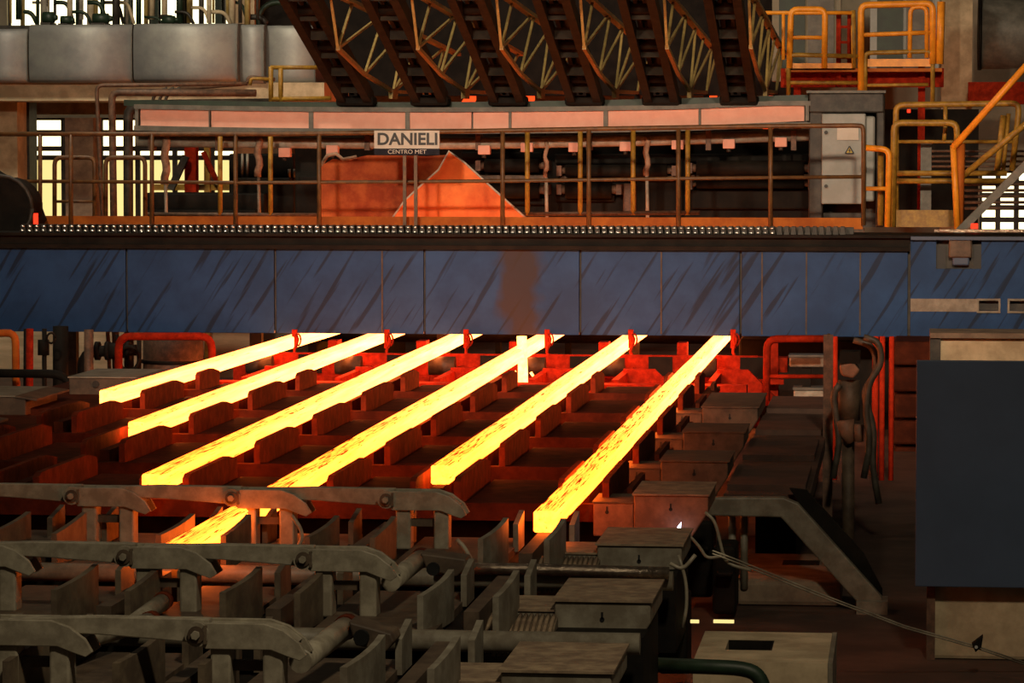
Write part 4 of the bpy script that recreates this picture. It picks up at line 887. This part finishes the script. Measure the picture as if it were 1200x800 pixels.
rt([(924, 112), (924, 64), (1006, 66)], .04, 'yel', 'hoop'); rt([(926, 97), (1006, 97)], .035, 'yel')
rt([(1014, 106), (1014, 66), (1016, 62), (1093, 60), (1093, 122)], .04, 'yel', 'hoop'); rt([(1016, 100), (1088, 99)], .03, 'yel')
obj('back_beam', MB().pxbox(915, 80, 1106, 102, Y + .6, .3), M['redpipe'], t); obj('floor_plate', MB().pxbox(920, 80, 1104, 84, Y, 1.6), M['toe'], t)
for x in (980, 993): obj('ladder_stile', MB().pxbox(x, 16, x + 5, 102, Y + .4, .06), M['redpipe'], t)
for y in (30, 48, 66, 84): obj('ladder_rung', MB().pxbox(984, y, 995, y + 3, Y + .41, .04), M['redpipe'], t)
obj('leg', MB().pxbox(1076, 78, 1083, 266, Y + .5, .12), M['redpipe'], t); obj('leg', MB().pxbox(930, 100, 938, 266, Y + .5, .12), M['redpipe'], t)
# tank and panels behind
t = thing('grey_vessel', P(1180, 80, 57), 'grey cylindrical vessel at the upper right corner', 'tank')
obj('shell', MB().tube([P(1148, 40, 57.5), P(1260, 40, 57.5)], .58, 24), M['frame'], t)
obj('seam_ring', MB().tube([P(1146, 40, 57.5), P(1150, 40, 57.5)], .60, 24), M['mach'], t)
for i, (x0, x1) in enumerate(((905, 985), (1020, 1100))):
    t = thing('wall_cabinet', P(x0, 90, 56), 'dull green grey cabinet behind the orange platform, %s' % ('left', 'right')[i], 'cabinet')
    obj('body', MB().pxbox(x0, -20, x1, 95, 56, .6), M['cab' if i else 'wall'], t); obj('door', MB().pxbox(x0 + 8, -15, (x0 + x1) / 2 - 2, 80, 55.96, .04), M['green'], t); obj('door', MB().pxbox((x0 + x1) / 2 + 2, -15, x1 - 8, 80, 55.96, .04), M['frame'], t)
single('rusty_beam', MB().pxbox(1135, 96, 1240, 122, 56, .5), M['redpipe'], 'rust red beam under the grey vessel', 'beam')
single('rear_wall_unit', MB().pxbox(1036, 128, 1146, 262, 55, .6), M['mach'], 'dark machine wall behind the yellow hoops at right', 'machine')
# yellow guard hoops right of the cabinet
Y = 45.5
t = thing('guard_hoops', P(1085, 266, Y), 'nested yellow guard rails right of the grey cabinet', 'railing')
rt([(1050, 266), (1050, 123), (1192, 121), (1194, 130), (1186, 200)], .05, 'yel', 'hoop', Y + .6)
rt([(1046, 266), (1048, 144), (1121, 144), (1122, 172)], .055, 'yel', 'hoop', Y)
rt([(1108, 121), (1108, 150), (1106, 166)], .035, 'yel', 'post', Y + .6); rt([(1050, 166), (1190, 166)], .03, 'yel', 'rail', Y + .6)
for y in (203, 212): rt([(1050, y), (1180, y)], .045, 'yel', 'rail', Y + .4)
rt([(1176, 135), (1168, 205)], .05, 'yel', 'post', Y + .5); rt([(1182, 133), (1175, 205)], .035, 'yel', 'post', Y + .55)
for k in range(5): rt([(1092, 177 + k * 6), (1200, 177 + k * 6)], .02, 'pipe', 'thin_bar', Y + .8)
for k in range(5): rt([(1130, 216 + k * 7), (1215, 216 + k * 7)], .025, 'pipe', 'thin_bar', Y + .8)
obj('toe_board', MB().pxbox(1048, 246, 1118, 266, Y + .3, .03), M['yel'], t)
rt([(1040, 266), (1042, 175), (1014, 173)], .05, 'ora', 'post', Y - .3); rt([(1014, 221), (1042, 221)], .035, 'ora', 'rail', Y - .3)
rt([(1032, 264), (1032, 176)], .05, 'yel', 'post', Y)
obj('grey_post', MB().pxbox(1079, 168, 1091, 266, Y + .9, .12), M['frame'], t)
t = thing('stair_handrail', P(1122, 270, 44), 'orange stair handrail climbing to the right edge', 'railing')
rt([(1116, 174), (1230, 46)], .055, 'ora', 'handrail', 44); rt([(1126, 208), (1230, 122)], .05, 'yel', 'handrail', 44.2)
rt([(1117, 172), (1122, 268)], .05, 'ora', 'newel', 44); rt([(1126, 168), (1124, 268)], .07, 'toe', 'newel', 44.1)
single('stair_stringer', MB().bar(P(1120, 275, 43.5), P(1230, 165, 43.5), .16, .1), M['frame'], 'thick dark grey stair stringer rising at the right edge', 'stringer')
single('red_lamp', MB().pxbox(1138, 262, 1146, 268, 43.4, .1), M['red'], 'small red lamp at the foot of the stair stringer', 'lamp')
single('red_lamp', MB().pxbox(1063, 128, 1067, 132, 45.9, .05), M['red'], 'tiny red lamp under the yellow top hoop', 'lamp')

for o in bpy.data.objects:
    if '_o' in o: del o['_o']
